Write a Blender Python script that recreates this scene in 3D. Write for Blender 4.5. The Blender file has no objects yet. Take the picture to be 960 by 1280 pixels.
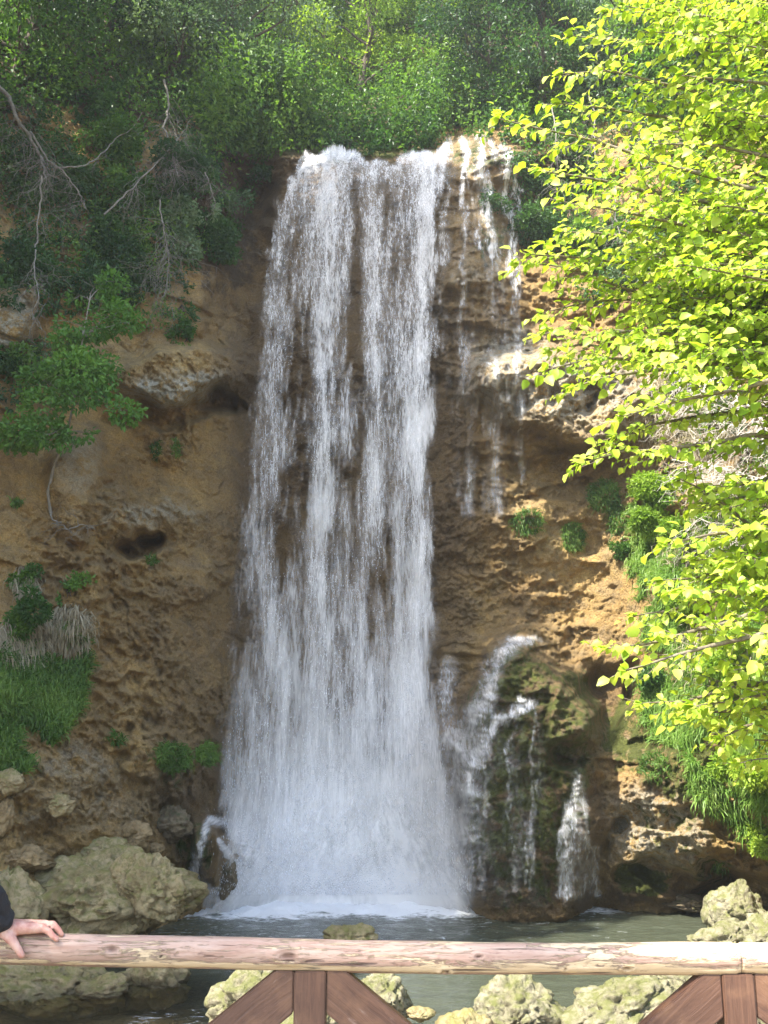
import bpy, math, random
import numpy as np
from mathutils import Vector
R = math.radians
rng = np.random.default_rng(7)
random.seed(7)
scene = bpy.context.scene
COL = scene.collection

# ------------------------------------------------------------------ camera geometry
PITCH = R(13.3); F = 1250.0; CAMZ = 1.6
CP, SP = math.cos(PITCH), math.sin(PITCH)
def P(px, py, Y):
    """point of the valley at distance Y that the photograph shows at (px, py)"""
    px = np.asarray(px, float); py = np.asarray(py, float); Y = np.asarray(Y, float)
    dx = (px-480)/F; dz = (640-py)/F
    y = CP - dz*SP; z = SP + dz*CP
    t = Y/y
    return np.stack(np.broadcast_arrays(dx*t, Y, CAMZ+z*t), -1)
POOL = -1.3

# ------------------------------------------------------------------ noise in numpy
def _tab(seed):
    r = np.random.default_rng(seed)
    p = r.permutation(256); p = np.concatenate([p, p]).astype(np.int32)
    g = r.normal(size=(256, 3)); g /= np.linalg.norm(g, axis=1)[:, None]
    return p, g.astype(np.float32)
def perlin(p, seed=0):
    p = np.asarray(p, np.float32)
    sh = p.shape[:-1]; p = p.reshape(-1, 3)
    perm, grad = _tab(seed)
    i = np.floor(p).astype(np.int32); f = p - i; i &= 255
    u = f*f*f*(f*(f*6-15)+10)
    out = np.zeros(len(p), np.float32)
    for a in (0, 1):
        wa = u[:, 0] if a else 1-u[:, 0]
        ha = perm[(i[:, 0]+a) & 255]
        for b in (0, 1):
            wb = wa*(u[:, 1] if b else 1-u[:, 1])
            hb = perm[ha+((i[:, 1]+b) & 255)]
            for c in (0, 1):
                w = wb*(u[:, 2] if c else 1-u[:, 2])
                g = grad[perm[hb+((i[:, 2]+c) & 255)]]
                out += w*(g[:, 0]*(f[:, 0]-a)+g[:, 1]*(f[:, 1]-b)+g[:, 2]*(f[:, 2]-c))
    return out.reshape(sh)*1.5
def fbm(p, octs=4, seed=0, gain=.5, lac=2.03):
    o = 0; a = 1; s = 1
    for k in range(octs):
        o = o + a*perlin(np.asarray(p)*s, seed+k); a *= gain; s *= lac
    return o
def ridged(p, octs=4, seed=0, gain=.5):
    o = 0; a = 1; s = 1
    for k in range(octs):
        o = o + a*(1-2*np.abs(perlin(np.asarray(p)*s, seed+k))); a *= gain; s *= 2.1
    return o
def sstep(a, b, x):
    t = np.clip((np.asarray(x, float)-a)/(b-a), 0, 1); return t*t*(3-2*t)

# ------------------------------------------------------------------ object helpers
def new_mesh(name, V, faces, attrs=None, mat=None, smooth=True, colors=None):
    me = bpy.data.meshes.new(name)
    V = np.ascontiguousarray(V, np.float32).reshape(-1, 3)
    me.vertices.add(len(V)); me.vertices.foreach_set('co', V.ravel())
    if not isinstance(faces, list): faces = [faces]
    faces = [np.asarray(f, np.int32) for f in faces if len(f)]
    loops = np.concatenate([f.ravel() for f in faces])
    tot = np.concatenate([np.full(len(f), f.shape[1], np.int32) for f in faces])
    start = np.concatenate([[0], np.cumsum(tot)[:-1]]).astype(np.int32)
    me.loops.add(len(loops)); me.loops.foreach_set('vertex_index', loops)
    me.polygons.add(len(tot)); me.polygons.foreach_set('loop_start', start); me.polygons.foreach_set('loop_total', tot)
    me.polygons.foreach_set('use_smooth', np.full(len(tot), smooth))
    for k, a in (attrs or {}).items():
        a = np.ascontiguousarray(a, np.float32)
        if a.ndim == 1:
            at = me.attributes.new(k, 'FLOAT', 'POINT'); at.data.foreach_set('value', a)
        else:
            at = me.attributes.new(k, 'FLOAT_VECTOR', 'POINT'); at.data.foreach_set('vector', a.ravel())
    me.update(); me.validate()
    if mat: me.materials.append(mat)
    return me
def link(name, me, parent=None, at=None, **kw):
    o = bpy.data.objects.new(name, me); COL.objects.link(o)
    if parent is not None: o.parent = parent
    for k, v in kw.items(): o[k] = v
    return o
def root_of(o):
    while o.parent: o = o.parent
    return o
def part(name, V, faces, mat, parent=None, attrs=None, smooth=True, **kw):
    """one mesh object; V in world coordinates, made local to its thing"""
    V = np.asarray(V, float)
    loc = None
    if parent is not None:
        V = V - np.array(root_of(parent).location)
    else:
        loc = np.array([V[:, 0].mean(), V[:, 1].mean(), V[:, 2].min()])
        V = V - loc
    o = link(name, new_mesh(name, V, faces, attrs, mat, smooth), parent, **kw)
    if loc is not None: o.location = loc
    return o
def thing(name, label, cat, loc, group=None):
    o = bpy.data.objects.new(name, None); COL.objects.link(o)
    o.empty_display_size = .2
    o.location = tuple(float(v) for v in loc); o['label'] = label; o['category'] = cat
    if group: o['group'] = group
    return o
def grid_faces(nr, nc, keep=None):
    i = np.arange(nr*nc).reshape(nr, nc)
    f = np.stack([i[:-1, :-1], i[1:, :-1], i[1:, 1:], i[:-1, 1:]], -1)
    if keep is not None: f = f[keep]
    return f.reshape(-1, 4)
def compact(V, f, attrs):
    used, inv = np.unique(f.ravel(), return_inverse=True)
    return V[used], inv.reshape(f.shape), {k: a[used] for k, a in attrs.items()}
def tube(path, rad, sides=6, caps=True):
    path = np.asarray(path, float); n = len(path); rad = np.broadcast_to(rad, (n,))
    T = np.gradient(path, axis=0); T /= np.linalg.norm(T, axis=1)[:, None]+1e-9
    ref = np.array([0, 0, 1.]) if abs(T[0][2]) < .8 else np.array([1., 0, 0])
    A = np.cross(T, ref); A /= np.linalg.norm(A, axis=1)[:, None]+1e-9
    B = np.cross(T, A)
    th = np.linspace(0, 2*math.pi, sides, endpoint=False)
    V = path[:, None]+rad[:, None, None]*(A[:, None]*np.cos(th)[:, None]+B[:, None]*np.sin(th)[:, None])
    V = V.reshape(-1, 3)
    i = np.arange(n*sides).reshape(n, sides); j = np.roll(i, -1, 1)
    f = np.stack([i[:-1], j[:-1], j[1:], i[1:]], -1).reshape(-1, 4)
    return V, f
class MB:
    def __init__(s): s.V = []; s.F = {}; s.n = 0; s.A = {}
    def add(s, V, *faces, **attrs):
        V = np.asarray(V, float).reshape(-1, 3)
        for f in faces:
            f = np.asarray(f)
            s.F.setdefault(f.shape[1], []).append(f+s.n)
        for k, a in attrs.items(): s.A.setdefault(k, []).append(np.broadcast_to(a, (len(V),)))
        s.V.append(V); s.n += len(V)
    def get(s):
        return np.concatenate(s.V), [np.concatenate(f) for f in s.F.values()], {k: np.concatenate(a) for k, a in s.A.items()}
    def part(s, name, mat, parent=None, smooth=True, **kw):
        V, f, a = s.get()
        return part(name, V, f, mat, parent, a, smooth, **kw)
def norm(v): return v/(np.linalg.norm(v, axis=-1, keepdims=True)+1e-9)
def wiggle(a, b, n, amp, r, sag=0):
    t = np.linspace(0, 1, n)[:, None]
    p = np.asarray(a)*(1-t)+np.asarray(b)*t
    L = np.linalg.norm(np.asarray(b)-np.asarray(a))
    w = np.cumsum(r.normal(size=(n, 3)), 0); w -= w[0]; w = w-t*w[-1]
    p = p+w*amp*L/math.sqrt(n)
    p[:, 2] -= sag*L*(t[:, 0]*(1-t[:, 0]))*4*.25
    return p

# ------------------------------------------------------------------ materials
class NT:
    def __init__(s, name):
        s.m = bpy.data.materials.new(name); s.m.use_nodes = True
        s.t = s.m.node_tree; s.t.nodes.clear()
        s.out = s.t.nodes.new('ShaderNodeOutputMaterial')
    def n(s, typ, props=None, **inp):
        x = s.t.nodes.new('ShaderNode'+typ)
        for k, v in (props or {}).items(): setattr(x, k, v)
        for k, v in inp.items():
            k = k.replace('_', ' ')
            sock = x.inputs[int(k[1:])] if (k[0] == 'i' and k[1:].isdigit()) else x.inputs[k]
            s.set(sock, v)
        return x
    def set(s, sock, v):
        if isinstance(v, bpy.types.NodeSocket): s.t.links.new(v, sock)
        elif isinstance(v, bpy.types.Node): s.t.links.new(v.outputs[0], sock)
        else:
            if sock.type == 'RGBA' and len(v) == 3: v = (*v, 1)
            sock.default_value = v
    def attr(s, name, out='Fac'): return s.n('Attribute', {'attribute_name': name}).outputs[out]
    def pos(s): return s.n('NewGeometry').outputs['Position']
    def scale(s, vec, sc, off=(0, 0, 0)): return s.n('Mapping', i0=vec, Scale=sc, Location=off).outputs[0]
    def noise(s, vec, scale, detail=4, rough=.55, dist=0): 
        return s.n('TexNoise', Vector=vec, Scale=scale, Detail=detail, Roughness=rough, Distortion=dist).outputs['Fac']
    def ramp(s, fac, stops):
        x = s.t.nodes.new('ShaderNodeValToRGB'); s.set(x.inputs[0], fac)
        e = x.color_ramp.elements
        while len(e) < len(stops): e.new(.5)
        for el, (p_, c) in zip(e, stops):
            el.position = p_; el.color = (*c, 1) if not isinstance(c, (int, float)) else (c, c, c, 1)
        return x.outputs[0]
    def mix(s, fac, a, b, mode='MIX'):
        x = s.t.nodes.new('ShaderNodeMix'); x.data_type = 'RGBA'; x.blend_type = mode
        s.set(x.inputs[0], fac); s.set(x.inputs[6], a); s.set(x.inputs[7], b); return x.outputs[2]
    def math(s, op, a, b=0., c=0., clamp=False):
        x = s.t.nodes.new('ShaderNodeMath'); x.operation = op; x.use_clamp = clamp
        s.set(x.inputs[0], a); s.set(x.inputs[1], b); s.set(x.inputs[2], c); return x.outputs[0]
    def bump(s, h, strength=.5, dist=.05, normal=None):
        x = s.n('Bump', Strength=strength, Distance=dist, Height=h)
        if normal is not None: s.set(x.inputs['Normal'], normal)
        return x.outputs[0]
    def bsdf(s, **k): return s.n('BsdfPrincipled', **k)
    def surf(s, x): s.set(s.out.inputs['Surface'], x); return s.m

def mat_rock():
    t = NT('rock'); p = t.pos()
    n1 = t.noise(p, .45, 6, .6); n2 = t.noise(p, 2.2, 6, .65); n3 = t.noise(p, 11, 5, .7)
    st = t.noise(t.scale(p, (1, 1, 3.2)), 1.6, 5, .6, .6)
    base = t.ramp(n1, [(.3, (.16, .095, .035)), (.48, (.30, .195, .075)), (.62, (.38, .265, .115)), (.78, (.45, .345, .18))])
    base = t.mix(1., base, (1.5, 1.42, 1.12), 'MULTIPLY')
    base = t.mix(t.ramp(n2, [(.42, 0.), (.7, 1.)]), base, (.20, .135, .055), 'MIX')
    base = t.mix(t.math('MULTIPLY', t.ramp(st, [(.5, 0.), (.66, 1.)]), .55), base, (.34, .25, .14))
    base = t.mix(t.ramp(n3, [(.3, .0), (.75, .5)]), base, (.46, .33, .17))
    pale = t.math('MULTIPLY', t.attr('pale'), t.ramp(t.noise(p, 5, 8, .75), [(.42, 0.), (.52, 1.)]))
    base = t.mix(pale, base, t.mix(n3, (.30, .27, .19), (.66, .61, .48)))
    wet = t.attr('wet')
    base = t.mix(t.math('MULTIPLY', wet, .75), base, t.mix(n2, (.06, .04, .025), (.13, .085, .05)))
    mossn = t.math('ADD', t.attr('moss'), t.math('MULTIPLY_ADD', t.noise(p, 3.5, 6, .65), 1.6, -.95))
    moss = t.ramp(mossn, [(.42, 0.), (.62, 1.)])
    base = t.mix(moss, base, t.mix(t.noise(p, 9, 4, .6), (.035, .05, .012), (.16, .17, .03)))
    litter = t.ramp(t.math('ADD', t.attr('soil'), t.math('MULTIPLY_ADD', n2, 1.2, -.75)), [(.4, 0.), (.6, 1.)])
    base = t.mix(litter, base, t.mix(n3, (.045, .032, .018), (.15, .10, .05)))
    h = t.math('ADD', t.math('MULTIPLY', t.noise(p, 6, 8, .7), .6), t.math('MULTIPLY', t.noise(p, 28, 6, .7), .35))
    h = t.math('ADD', h, t.math('MULTIPLY', t.n('TexVoronoi', Vector=p, Scale=14).outputs[0], .18))
    ck = t.n('TexVoronoi', {'feature': 'DISTANCE_TO_EDGE'}, Vector=t.n('VectorMath', {'operation': 'ADD'}, i0=p, i1=t.n('TexNoise', Vector=p, Scale=3.).outputs['Color']).outputs[0], Scale=2.6).outputs[0]
    crack = t.math('MULTIPLY', t.ramp(ck, [(.0, 1.), (.055, 0.)]), t.ramp(t.noise(p, 1.1, 3), [(.45, 0.), (.6, 1.)]))
    base = t.mix(t.math('MULTIPLY', crack, .15), base, (.10, .065, .035))
    grit = t.noise(p, 34, 4, .8); base = t.mix(1., base, t.ramp(grit, [(.3, .62), (.7, 1.38)]), 'MULTIPLY')
    h = t.math('SUBTRACT', h, t.math('MULTIPLY', crack, .15)); h = t.math('ADD', h, t.math('MULTIPLY', grit, .22))
    b = t.bsdf(Base_Color=base, Roughness=t.math('MULTIPLY_ADD', wet, -.45, .92), Normal=t.bump(h, 1., .22))
    b.inputs['Specular IOR Level'].default_value = .3
    return t.surf(b)
def mat_boulder(name, cA, cB, cM, moss=.45):
    t = NT(name); p = t.n('TexCoord').outputs['Object']; g = t.n('NewGeometry').outputs['Normal']
    z = t.n('SeparateXYZ', i0=g).outputs[2]
    n2 = t.noise(p, 2.5, 6, .65); n3 = t.noise(p, 13, 6, .7)
    c = t.mix(t.ramp(n2, [(.35, 0.), (.65, 1.)]), cA, cB)
    c = t.mix(1., c, t.ramp(t.noise(p, .9, 4, .6), [(.32, (.62, .60, .50)), (.5, (1., 1., 1.)), (.7, (1.3, 1.22, 1.1))]), 'MULTIPLY')
    c = t.mix(t.ramp(n3, [(.45, 0.), (.72, .8)]), c, tuple(v*.35 for v in cA)); c = t.mix(t.ramp(t.noise(p, 5, 7, .75), [(.5, 0.), (.66, .65)]), c, tuple(v*.45 for v in cB))
    m = t.math('ADD', t.math('MULTIPLY', z, .12), t.noise(p, 6.5, 7, .72))
    c = t.mix(t.math('MULTIPLY', t.ramp(m, [(1-moss, 0.), (1.22-moss, 1.)]), .8), c, cM)
    c = t.mix(t.math('MULTIPLY', t.ramp(t.n('SeparateXYZ', i0=t.n('NewGeometry').outputs['Position']).outputs[2], [(0, 1.), (1, 0.)]), 0.), c, c)
    lo = t.n('MapRange', Value=t.n('SeparateXYZ', i0=t.n('NewGeometry').outputs['Position']).outputs[2])
    lo.inputs[1].default_value = POOL+.02; lo.inputs[2].default_value = POOL+.16; lo.inputs[3].default_value = 1; lo.inputs[4].default_value = 0
    c = t.mix(t.math('MULTIPLY', lo, .7), c, (.05, .045, .03))
    h = t.math('ADD', t.noise(p, 8, 8, .7), t.math('MULTIPLY', t.noise(p, 35, 6, .7), .5))
    h = t.math('ADD', h, t.math('MULTIPLY', t.n('TexVoronoi', Vector=p, Scale=18).outputs[0], .3))
    b = t.bsdf(Base_Color=c, Roughness=.9, Normal=t.bump(h, .9, .05)); b.inputs['Specular IOR Level'].default_value = .3
    return t.surf(b)
def mat_leaf(name, c0, c1, c2, trans=.4, rough=.45):
    t = NT(name)
    v = t.attr('var')
    c = t.ramp(v, [(0., c0), (.5, c1), (1., c2)])
    b = t.bsdf(Base_Color=c, Roughness=rough); b.inputs['Specular IOR Level'].default_value = .35
    tr = t.n('BsdfTranslucent', Color=t.mix(1., c, (1.15, 1.25, .55), 'MULTIPLY'))
    return t.surf(t.n('MixShader', i0=trans, i1=b.outputs[0], i2=tr.outputs[0]))
def mat_bark(name, a, b_):
    t = NT(name); p = t.n('TexCoord').outputs['Object']
    n = t.noise(t.scale(p, (6, 6, 1.5)), 3, 6, .65)
    c = t.mix(t.ramp(n, [(.35, 0.), (.65, 1.)]), a, b_)
    return t.surf(t.bsdf(Base_Color=c, Roughness=.9, Normal=t.bump(n, .6, .02)))
def mat_plain(name, c, rough=.8, bump=None):
    t = NT(name); p = t.n('TexCoord').outputs['Object']
    n = t.noise(p, 40, 4, .6)
    c2 = t.mix(n, tuple(v*.8 for v in c), tuple(min(1, v*1.2) for v in c))
    kw = dict(Base_Color=c2, Roughness=rough)
    if bump: kw['Normal'] = t.bump(t.noise(p, bump[0], 4, .6), bump[1], .01)
    return t.surf(t.bsdf(**kw))
def mat_fall():
    t = NT('falling_water')
    fl = t.n('Attribute', {'attribute_name': 'flow'}).outputs['Vector']
    n1 = t.noise(fl, 1., 4, .6, .35)
    n2 = t.noise(t.scale(fl, (.22, .16, 1), (7, 3, 2)), 1., 3, .55, .3)
    n = t.math('ADD', t.math('MULTIPLY', n1, .6), t.math('MULTIPLY', n2, .4))
    d = t.attr('dens'); soft = t.attr('soft')
    amp = t.math('MULTIPLY_ADD', soft, -2.2, 4.2)
    wid = t.math('MULTIPLY_ADD', soft, .8, .5)
    a = t.math('ADD', d, t.math('MULTIPLY', t.math('SUBTRACT', n, .5), amp))
    a = t.math('DIVIDE', t.math('SUBTRACT', a, .5), wid)
    a = t.math('ADD', a, .5, clamp=True)
    a = t.math('MULTIPLY', a, t.math('MULTIPLY_ADD', soft, .06, .66))
    veil = t.math('MULTIPLY', t.math('MULTIPLY', d, .34, clamp=True), t.math('MULTIPLY_ADD', n2, 1.6, .1))
    a = t.math('SUBTRACT', 1., t.math('MULTIPLY', t.math('SUBTRACT', 1., a), t.math('SUBTRACT', 1., veil, clamp=True)))
    a = t.math('MULTIPLY', a, t.math('MULTIPLY', d, 6., clamp=True))
    b = t.bsdf(Base_Color=(.91, .89, .86), Roughness=.35); b.inputs['Specular IOR Level'].default_value = .4
    tr = t.n('BsdfTranslucent', Color=(.9, .9, .9))
    w = t.n('MixShader', i0=.2, i1=b.outputs[0], i2=tr.outputs[0])
    return t.surf(t.n('MixShader', i0=a, i1=t.n('BsdfTransparent').outputs[0], i2=w.outputs[0]))
def mat_drop():
    t = NT('water_drops')
    b = t.bsdf(Base_Color=(.88, .9, .93), Roughness=.2)
    tr = t.n('BsdfTranslucent', Color=(.88, .9, .93))
    return t.surf(t.n('MixShader', i0=.25, i1=b.outputs[0], i2=tr.outputs[0]))
def mat_pool():
    t = NT('pool_water'); p = t.pos()
    n = t.noise(p, .35, 3, .5)
    c = t.mix(n, (.042, .052, .038), (.085, .092, .058))
    h = t.math('ADD', t.noise(t.scale(p, (1, 1.6, 1)), 2.2, 5, .6, .4), t.math('MULTIPLY', t.noise(t.scale(p, (1, 1.8, 1)), 9, 4, .6), .35))
    nor = t.bump(h, .55, .09)
    w = t.bsdf(Base_Color=c, Roughness=.09, IOR=1.33, Normal=nor)
    see = t.n('MixShader', i0=t.math('MULTIPLY', t.attr('shallow'), .9), i1=w.outputs[0], i2=t.n('MixShader', i0=.12, i1=t.n('BsdfTransparent', Color=(.95, .9, .72)).outputs[0], i2=t.n('BsdfGlossy', Roughness=.08, Normal=nor).outputs[0]).outputs[0])
    fo = t.attr('foam')
    fn = t.math('ADD', fo, t.math('MULTIPLY', t.math('SUBTRACT', t.noise(t.scale(p, (1, 1.5, 1)), 5, 6, .68, .8), .5), 2.6))
    fa = t.math('MULTIPLY', t.ramp(fn, [(.38, 0.), (.95, 1.)]), t.math('MULTIPLY', fo, 5., clamp=True))
    f = t.bsdf(Base_Color=(.84, .86, .86), Roughness=.6, Normal=t.bump(t.noise(p, 14, 5, .7), .8, .05))
    return t.surf(t.n('MixShader', i0=fa, i1=see.outputs[0], i2=f.outputs[0]))
def mat_ground():
    t = NT('ground_soil'); p = t.pos()
    n = t.noise(p, 1.2, 6, .65); n2 = t.noise(p, 14, 6, .7)
    c = t.mix(n, (.22, .16, .09), (.40, .31, .19)); c = t.mix(t.ramp(n2, [(.4, 0.), (.7, .8)]), c, (.10, .075, .045))
    return t.surf(t.bsdf(Base_Color=c, Roughness=.95, Normal=t.bump(t.math('ADD', n, n2), .8, .06)))
def mat_rail():
    t = NT('peeling_pink_log'); p = t.n('TexCoord').outputs['Object']
    g = t.noise(t.scale(p, (1.2, 9, 9)), 5, 6, .65, .5)
    c = t.mix(t.ramp(g, [(.3, 0.), (.7, 1.)]), (.33, .19, .135), (.50, .36, .28))
    pl = t.noise(t.scale(p, (1.0, 6, 8), (3, 1, 5)), 4.2, 10, .78, .35)
    peel = t.ramp(t.math('ADD', pl, t.math('MULTIPLY', t.attr('peel'), .17)), [(.555, 0.), (.585, 1.)])
    sc = t.ramp(t.noise(t.scale(p, (.8, 16, 16), (5, 2, 2)), 4.5, 8, .72, .3), [(.56, 0.), (.60, 1.)]); peel = t.math('MAXIMUM', peel, t.math('MULTIPLY', sc, .85))
    w = t.mix(t.noise(t.scale(p, (2, 30, 30)), 4, 4, .6), (.50, .36, .20), (.74, .60, .40))
    c = t.mix(peel, c, w)
    crk = t.ramp(t.noise(t.scale(p, (.9, 22, 22), (1, 1, 1)), 4, 3, .5, .2), [(.30, 1.), (.345, 0.)])
    c = t.mix(t.math('MULTIPLY', crk, .8), c, (.07, .04, .03)); c = t.mix(t.ramp(t.noise(t.scale(p, (3, 9, 9), (2, 7, 1)), 5, 7, .75), [(.56, 0.), (.68, .75)]), c, (.17, .085, .06))
    c = t.mix(t.attr('knot'), c, (.11, .055, .035))
    h = t.math('SUBTRACT', t.math('MULTIPLY', g, .5), t.math('ADD', t.math('MULTIPLY', peel, .35), crk))
    return t.surf(t.bsdf(Base_Color=c, Roughness=.66, Normal=t.bump(h, .9, .010)))
def mat_board():
    t = NT('brown_stained_board'); p = t.attr('grain', 'Vector')
    g = t.noise(t.scale(p, (3, 40, 40)), 2, 6, .65, .8); n = t.noise(p, 7, 5, .6)
    c = t.mix(t.ramp(g, [(.3, 0.), (.7, 1.)]), (.065, .03, .019), (.14, .07, .042))
    c = t.mix(t.ramp(n, [(.5, 0.), (.75, .75)]), c, (.22, .115, .06))
    c = t.mix(t.ramp(t.noise(t.scale(p, (1, 4, 4)), 9, 6, .7), [(.62, 0.), (.72, .5)]), c, (.28, .2, .16))
    return t.surf(t.bsdf(Base_Color=c, Roughness=t.math('MULTIPLY_ADD', n, .4, .3), Normal=t.bump(g, .5, .004)))
def mat_skin():
    t = NT('skin'); p = t.n('TexCoord').outputs['Object']
    n = t.ramp(t.noise(p, 34, 5, .65), [(.35, 0.), (.65, 1.)])
    c = t.mix(n, (.44, .19, .14), (.62, .38, .29))
    b = t.bsdf(Base_Color=c, Roughness=.5, Normal=t.bump(t.noise(p, 130, 5, .7), .5, .004))
    b.inputs['Subsurface Weight'].default_value = .15; b.inputs['Subsurface Radius'].default_value = (.02, .008, .004)
    return t.surf(b)
def mat_cloth(name, c):
    t = NT(name); p = t.n('TexCoord').outputs['Object']
    h = t.math('ADD', t.noise(p, 14, 5, .6, .6), t.math('MULTIPLY', t.noise(p, 400, 2, .5), .12))
    n = t.noise(p, 5, 4, .6)
    return t.surf(t.bsdf(Base_Color=t.mix(n, tuple(v*.7 for v in c), tuple(v*1.3 for v in c)), Roughness=.85, Normal=t.bump(h, .7, .02)))

ROCK = mat_rock(); FALL = mat_fall(); DROP = mat_drop()
B_TAN = mat_boulder('tufa_tan', (.31, .24, .12), (.47, .38, .22), (.19, .19, .045), .5)
B_BROWN = mat_boulder('tufa_brown', (.26, .18, .085), (.40, .30, .16), (.12, .10, .04), .36)
B_PALE = mat_boulder('tufa_pale', (.22, .20, .13), (.40, .36, .25), (.13, .14, .035), .54)
B_DARK = mat_boulder('tufa_dark', (.13, .10, .065), (.22, .17, .10), (.05, .07, .02), .46)
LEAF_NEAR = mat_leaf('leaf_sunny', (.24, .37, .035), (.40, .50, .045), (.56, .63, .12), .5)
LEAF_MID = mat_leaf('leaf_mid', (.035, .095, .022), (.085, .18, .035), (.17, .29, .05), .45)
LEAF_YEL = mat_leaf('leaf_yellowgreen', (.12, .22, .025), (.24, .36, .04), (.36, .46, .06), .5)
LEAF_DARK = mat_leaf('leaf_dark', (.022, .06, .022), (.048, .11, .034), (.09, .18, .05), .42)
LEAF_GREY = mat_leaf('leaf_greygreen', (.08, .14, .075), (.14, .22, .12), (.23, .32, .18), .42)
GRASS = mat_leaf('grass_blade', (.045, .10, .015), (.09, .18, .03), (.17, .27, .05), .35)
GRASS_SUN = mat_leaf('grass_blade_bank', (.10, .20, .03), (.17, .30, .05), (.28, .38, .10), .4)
STRAW = mat_leaf('dry_grass', (.20, .16, .10), (.32, .27, .18), (.42, .37, .27), .25)
BARK = mat_bark('bark', (.05, .038, .026), (.13, .10, .07))
BARK_PALE = mat_bark('bark_pale', (.13, .115, .09), (.27, .25, .21))

# ------------------------------------------------------------------ cliff and gorge
cx = [-420, -150, 0, 90, 180, 260, 330, 450, 560, 640, 730, 800, 870, 960, 1100, 1400]
rows = {
 -260: [24, 30, 35, 38, 40, 42, 44, 46, 46, 46, 44, 42, 38, 34, 28, 22],
  -60: [17, 22, 26, 28.5, 31, 33, 36, 38, 38, 38, 36, 32, 28, 25, 20, 16],
   60: [15, 19, 21.5, 22.8, 24.5, 26, 29, 32, 32, 31, 28, 25, 22.5, 20.5, 17, 14],
  130: [14.5, 18.4, 20.2, 21, 22, 23.2, 25.5, 28, 27.5, 25, 24.2, 22.8, 21, 19, 16, 13.5],
  175: [14.2, 18.1, 19.8, 20.4, 21.3, 22.1, 23.5, 24.8, 24.5, 22.8, 23, 22, 20.6, 18.7, 15.8, 13.3],
  205: [14, 17.9, 19.5, 20.1, 20.9, 21.8, 22.7, 22.9, 22.8, 22.1, 22.5, 21.6, 20.3, 18.4, 15.5, 13.2],
  300: [13.8, 17.4, 19.0, 19.7, 20.5, 21.6, 22.5, 22.5, 22.3, 22.0, 22.0, 21.0, 19.9, 17.9, 15.1, 12.9],
  420: [13.4, 16.9, 18.5, 19.3, 20.3, 21.3, 22.4, 22.4, 22.1, 21.8, 21.7, 20.8, 19.6, 17.4, 14.8, 12.6],
  600: [13, 16.2, 17.8, 18.8, 20, 21.3, 22.3, 22.2, 21.9, 21.6, 21.5, 20.5, 18.9, 16.8, 14, 12],
  750: [12.6, 15.4, 16.9, 18.0, 19.5, 21, 22.2, 22.1, 21.7, 21.4, 21.2, 20.0, 18.2, 16.2, 13.4, 11.4],
  900: [12.2, 14.6, 16, 17.2, 18.8, 20.6, 22, 21.9, 21.3, 21.0, 20.8, 19.7, 18.0, 16.2, 12.8, 11],
 1000: [12, 14, 15.4, 16.6, 18.2, 20.2, 21.8, 21.7, 21.0, 20.9, 20.6, 19.7, 18.6, 17.0, 12.6, 10.6],
 1080: [11.8, 13.6, 14.9, 16.0, 17.7, 20.0, 21.6, 21.5, 21.0, 20.8, 20.4, 19.8, 19.4, 18.4, 12.2, 10.4],
 1140: [11.6, 13.2, 14.4, 15.6, 17.4, 20.0, 21.6, 21.5, 21.0, 20.8, 20.4, 20.0, 19.8, 18.8, 12.0, 10.2],
 1220: [11.4, 12.7, 13.5, 14.6, 16.6, 19.8, 21.4, 21.4, 21.0, 20.8, 20.4, 20.0, 19.6, 16, 11.5, 10],
 1320: [11, 12.2, 12.8, 13.6, 16, 19.6, 21.2, 21.2, 20.8, 20.6, 20.4, 20.0, 19.0, 15, 10.6, 9.8]}
rows[2400] = rows[1320]
ry = sorted(rows); Z0 = np.array([rows[k] for k in ry], float)
# the gorge walls come forward on both sides, beyond the frame
lo = Z0[:, :1]; hi = Z0[:, -1:]
Z0 = np.hstack([lo*0+3.6, lo*0+5.8, lo*.2+6.9, Z0, hi*.25+5.6, hi*0+4.6])
cx = [-3000, -1700, -900]+cx+[2200, 3600]
def pchip(xk, yk, x):
    """monotone-ish cubic along axis 0"""
    xk = np.asarray(xk, float); h = np.diff(xk); d = np.diff(yk, axis=0)/h[:, None]
    m = np.zeros_like(yk); m[1:-1] = np.where(d[:-1]*d[1:] > 0, 2*d[:-1]*d[1:]/(d[:-1]+d[1:]+1e-9), 0); m[0] = d[0]; m[-1] = d[-1]
    i = np.clip(np.searchsorted(xk, x)-1, 0, len(xk)-2); t = ((x-xk[i])/h[i])[:, None]; hh = h[i][:, None]
    return (2*t**3-3*t**2+1)*yk[i]+(t**3-2*t**2+t)*hh*m[i]+(-2*t**3+3*t**2)*yk[i+1]+(t**3-t**2)*hh*m[i+1]
PX = np.concatenate([np.arange(-3000, -900, 30.), np.arange(-900, -420, 14.), np.arange(-420, -12, 7.), np.arange(-12, 972, 1.8), np.arange(972, 1400, 7.), np.arange(1400, 3601, 30.)])
PY = np.concatenate([np.arange(-260, -8, 6.), np.arange(-8, 1180, 1.8), np.arange(1180, 1320, 4.), np.arange(1320, 2401, 40.)])
G = pchip(ry, Z0, PY); G = pchip(cx, G.T.copy(), PX).T.copy()
XX, YY = np.meshgrid(PX, PY)
W0 = P(XX, YY, G)
warpx = XX+14*fbm(W0*.9, 3, 50); warpy = YY+14*fbm(W0*.9, 3, 60)
def ell(x0, y0, rx, ry_, soft=1., rot=0):
    c, s = math.cos(R(rot)), math.sin(R(rot)); dx = warpx-x0; dy = warpy-y0
    r = np.sqrt(((dx*c+dy*s)/rx)**2+((-dx*s+dy*c)/ry_)**2)
    return 1-sstep(1-soft*.5, 1+soft*.5, r)
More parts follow.
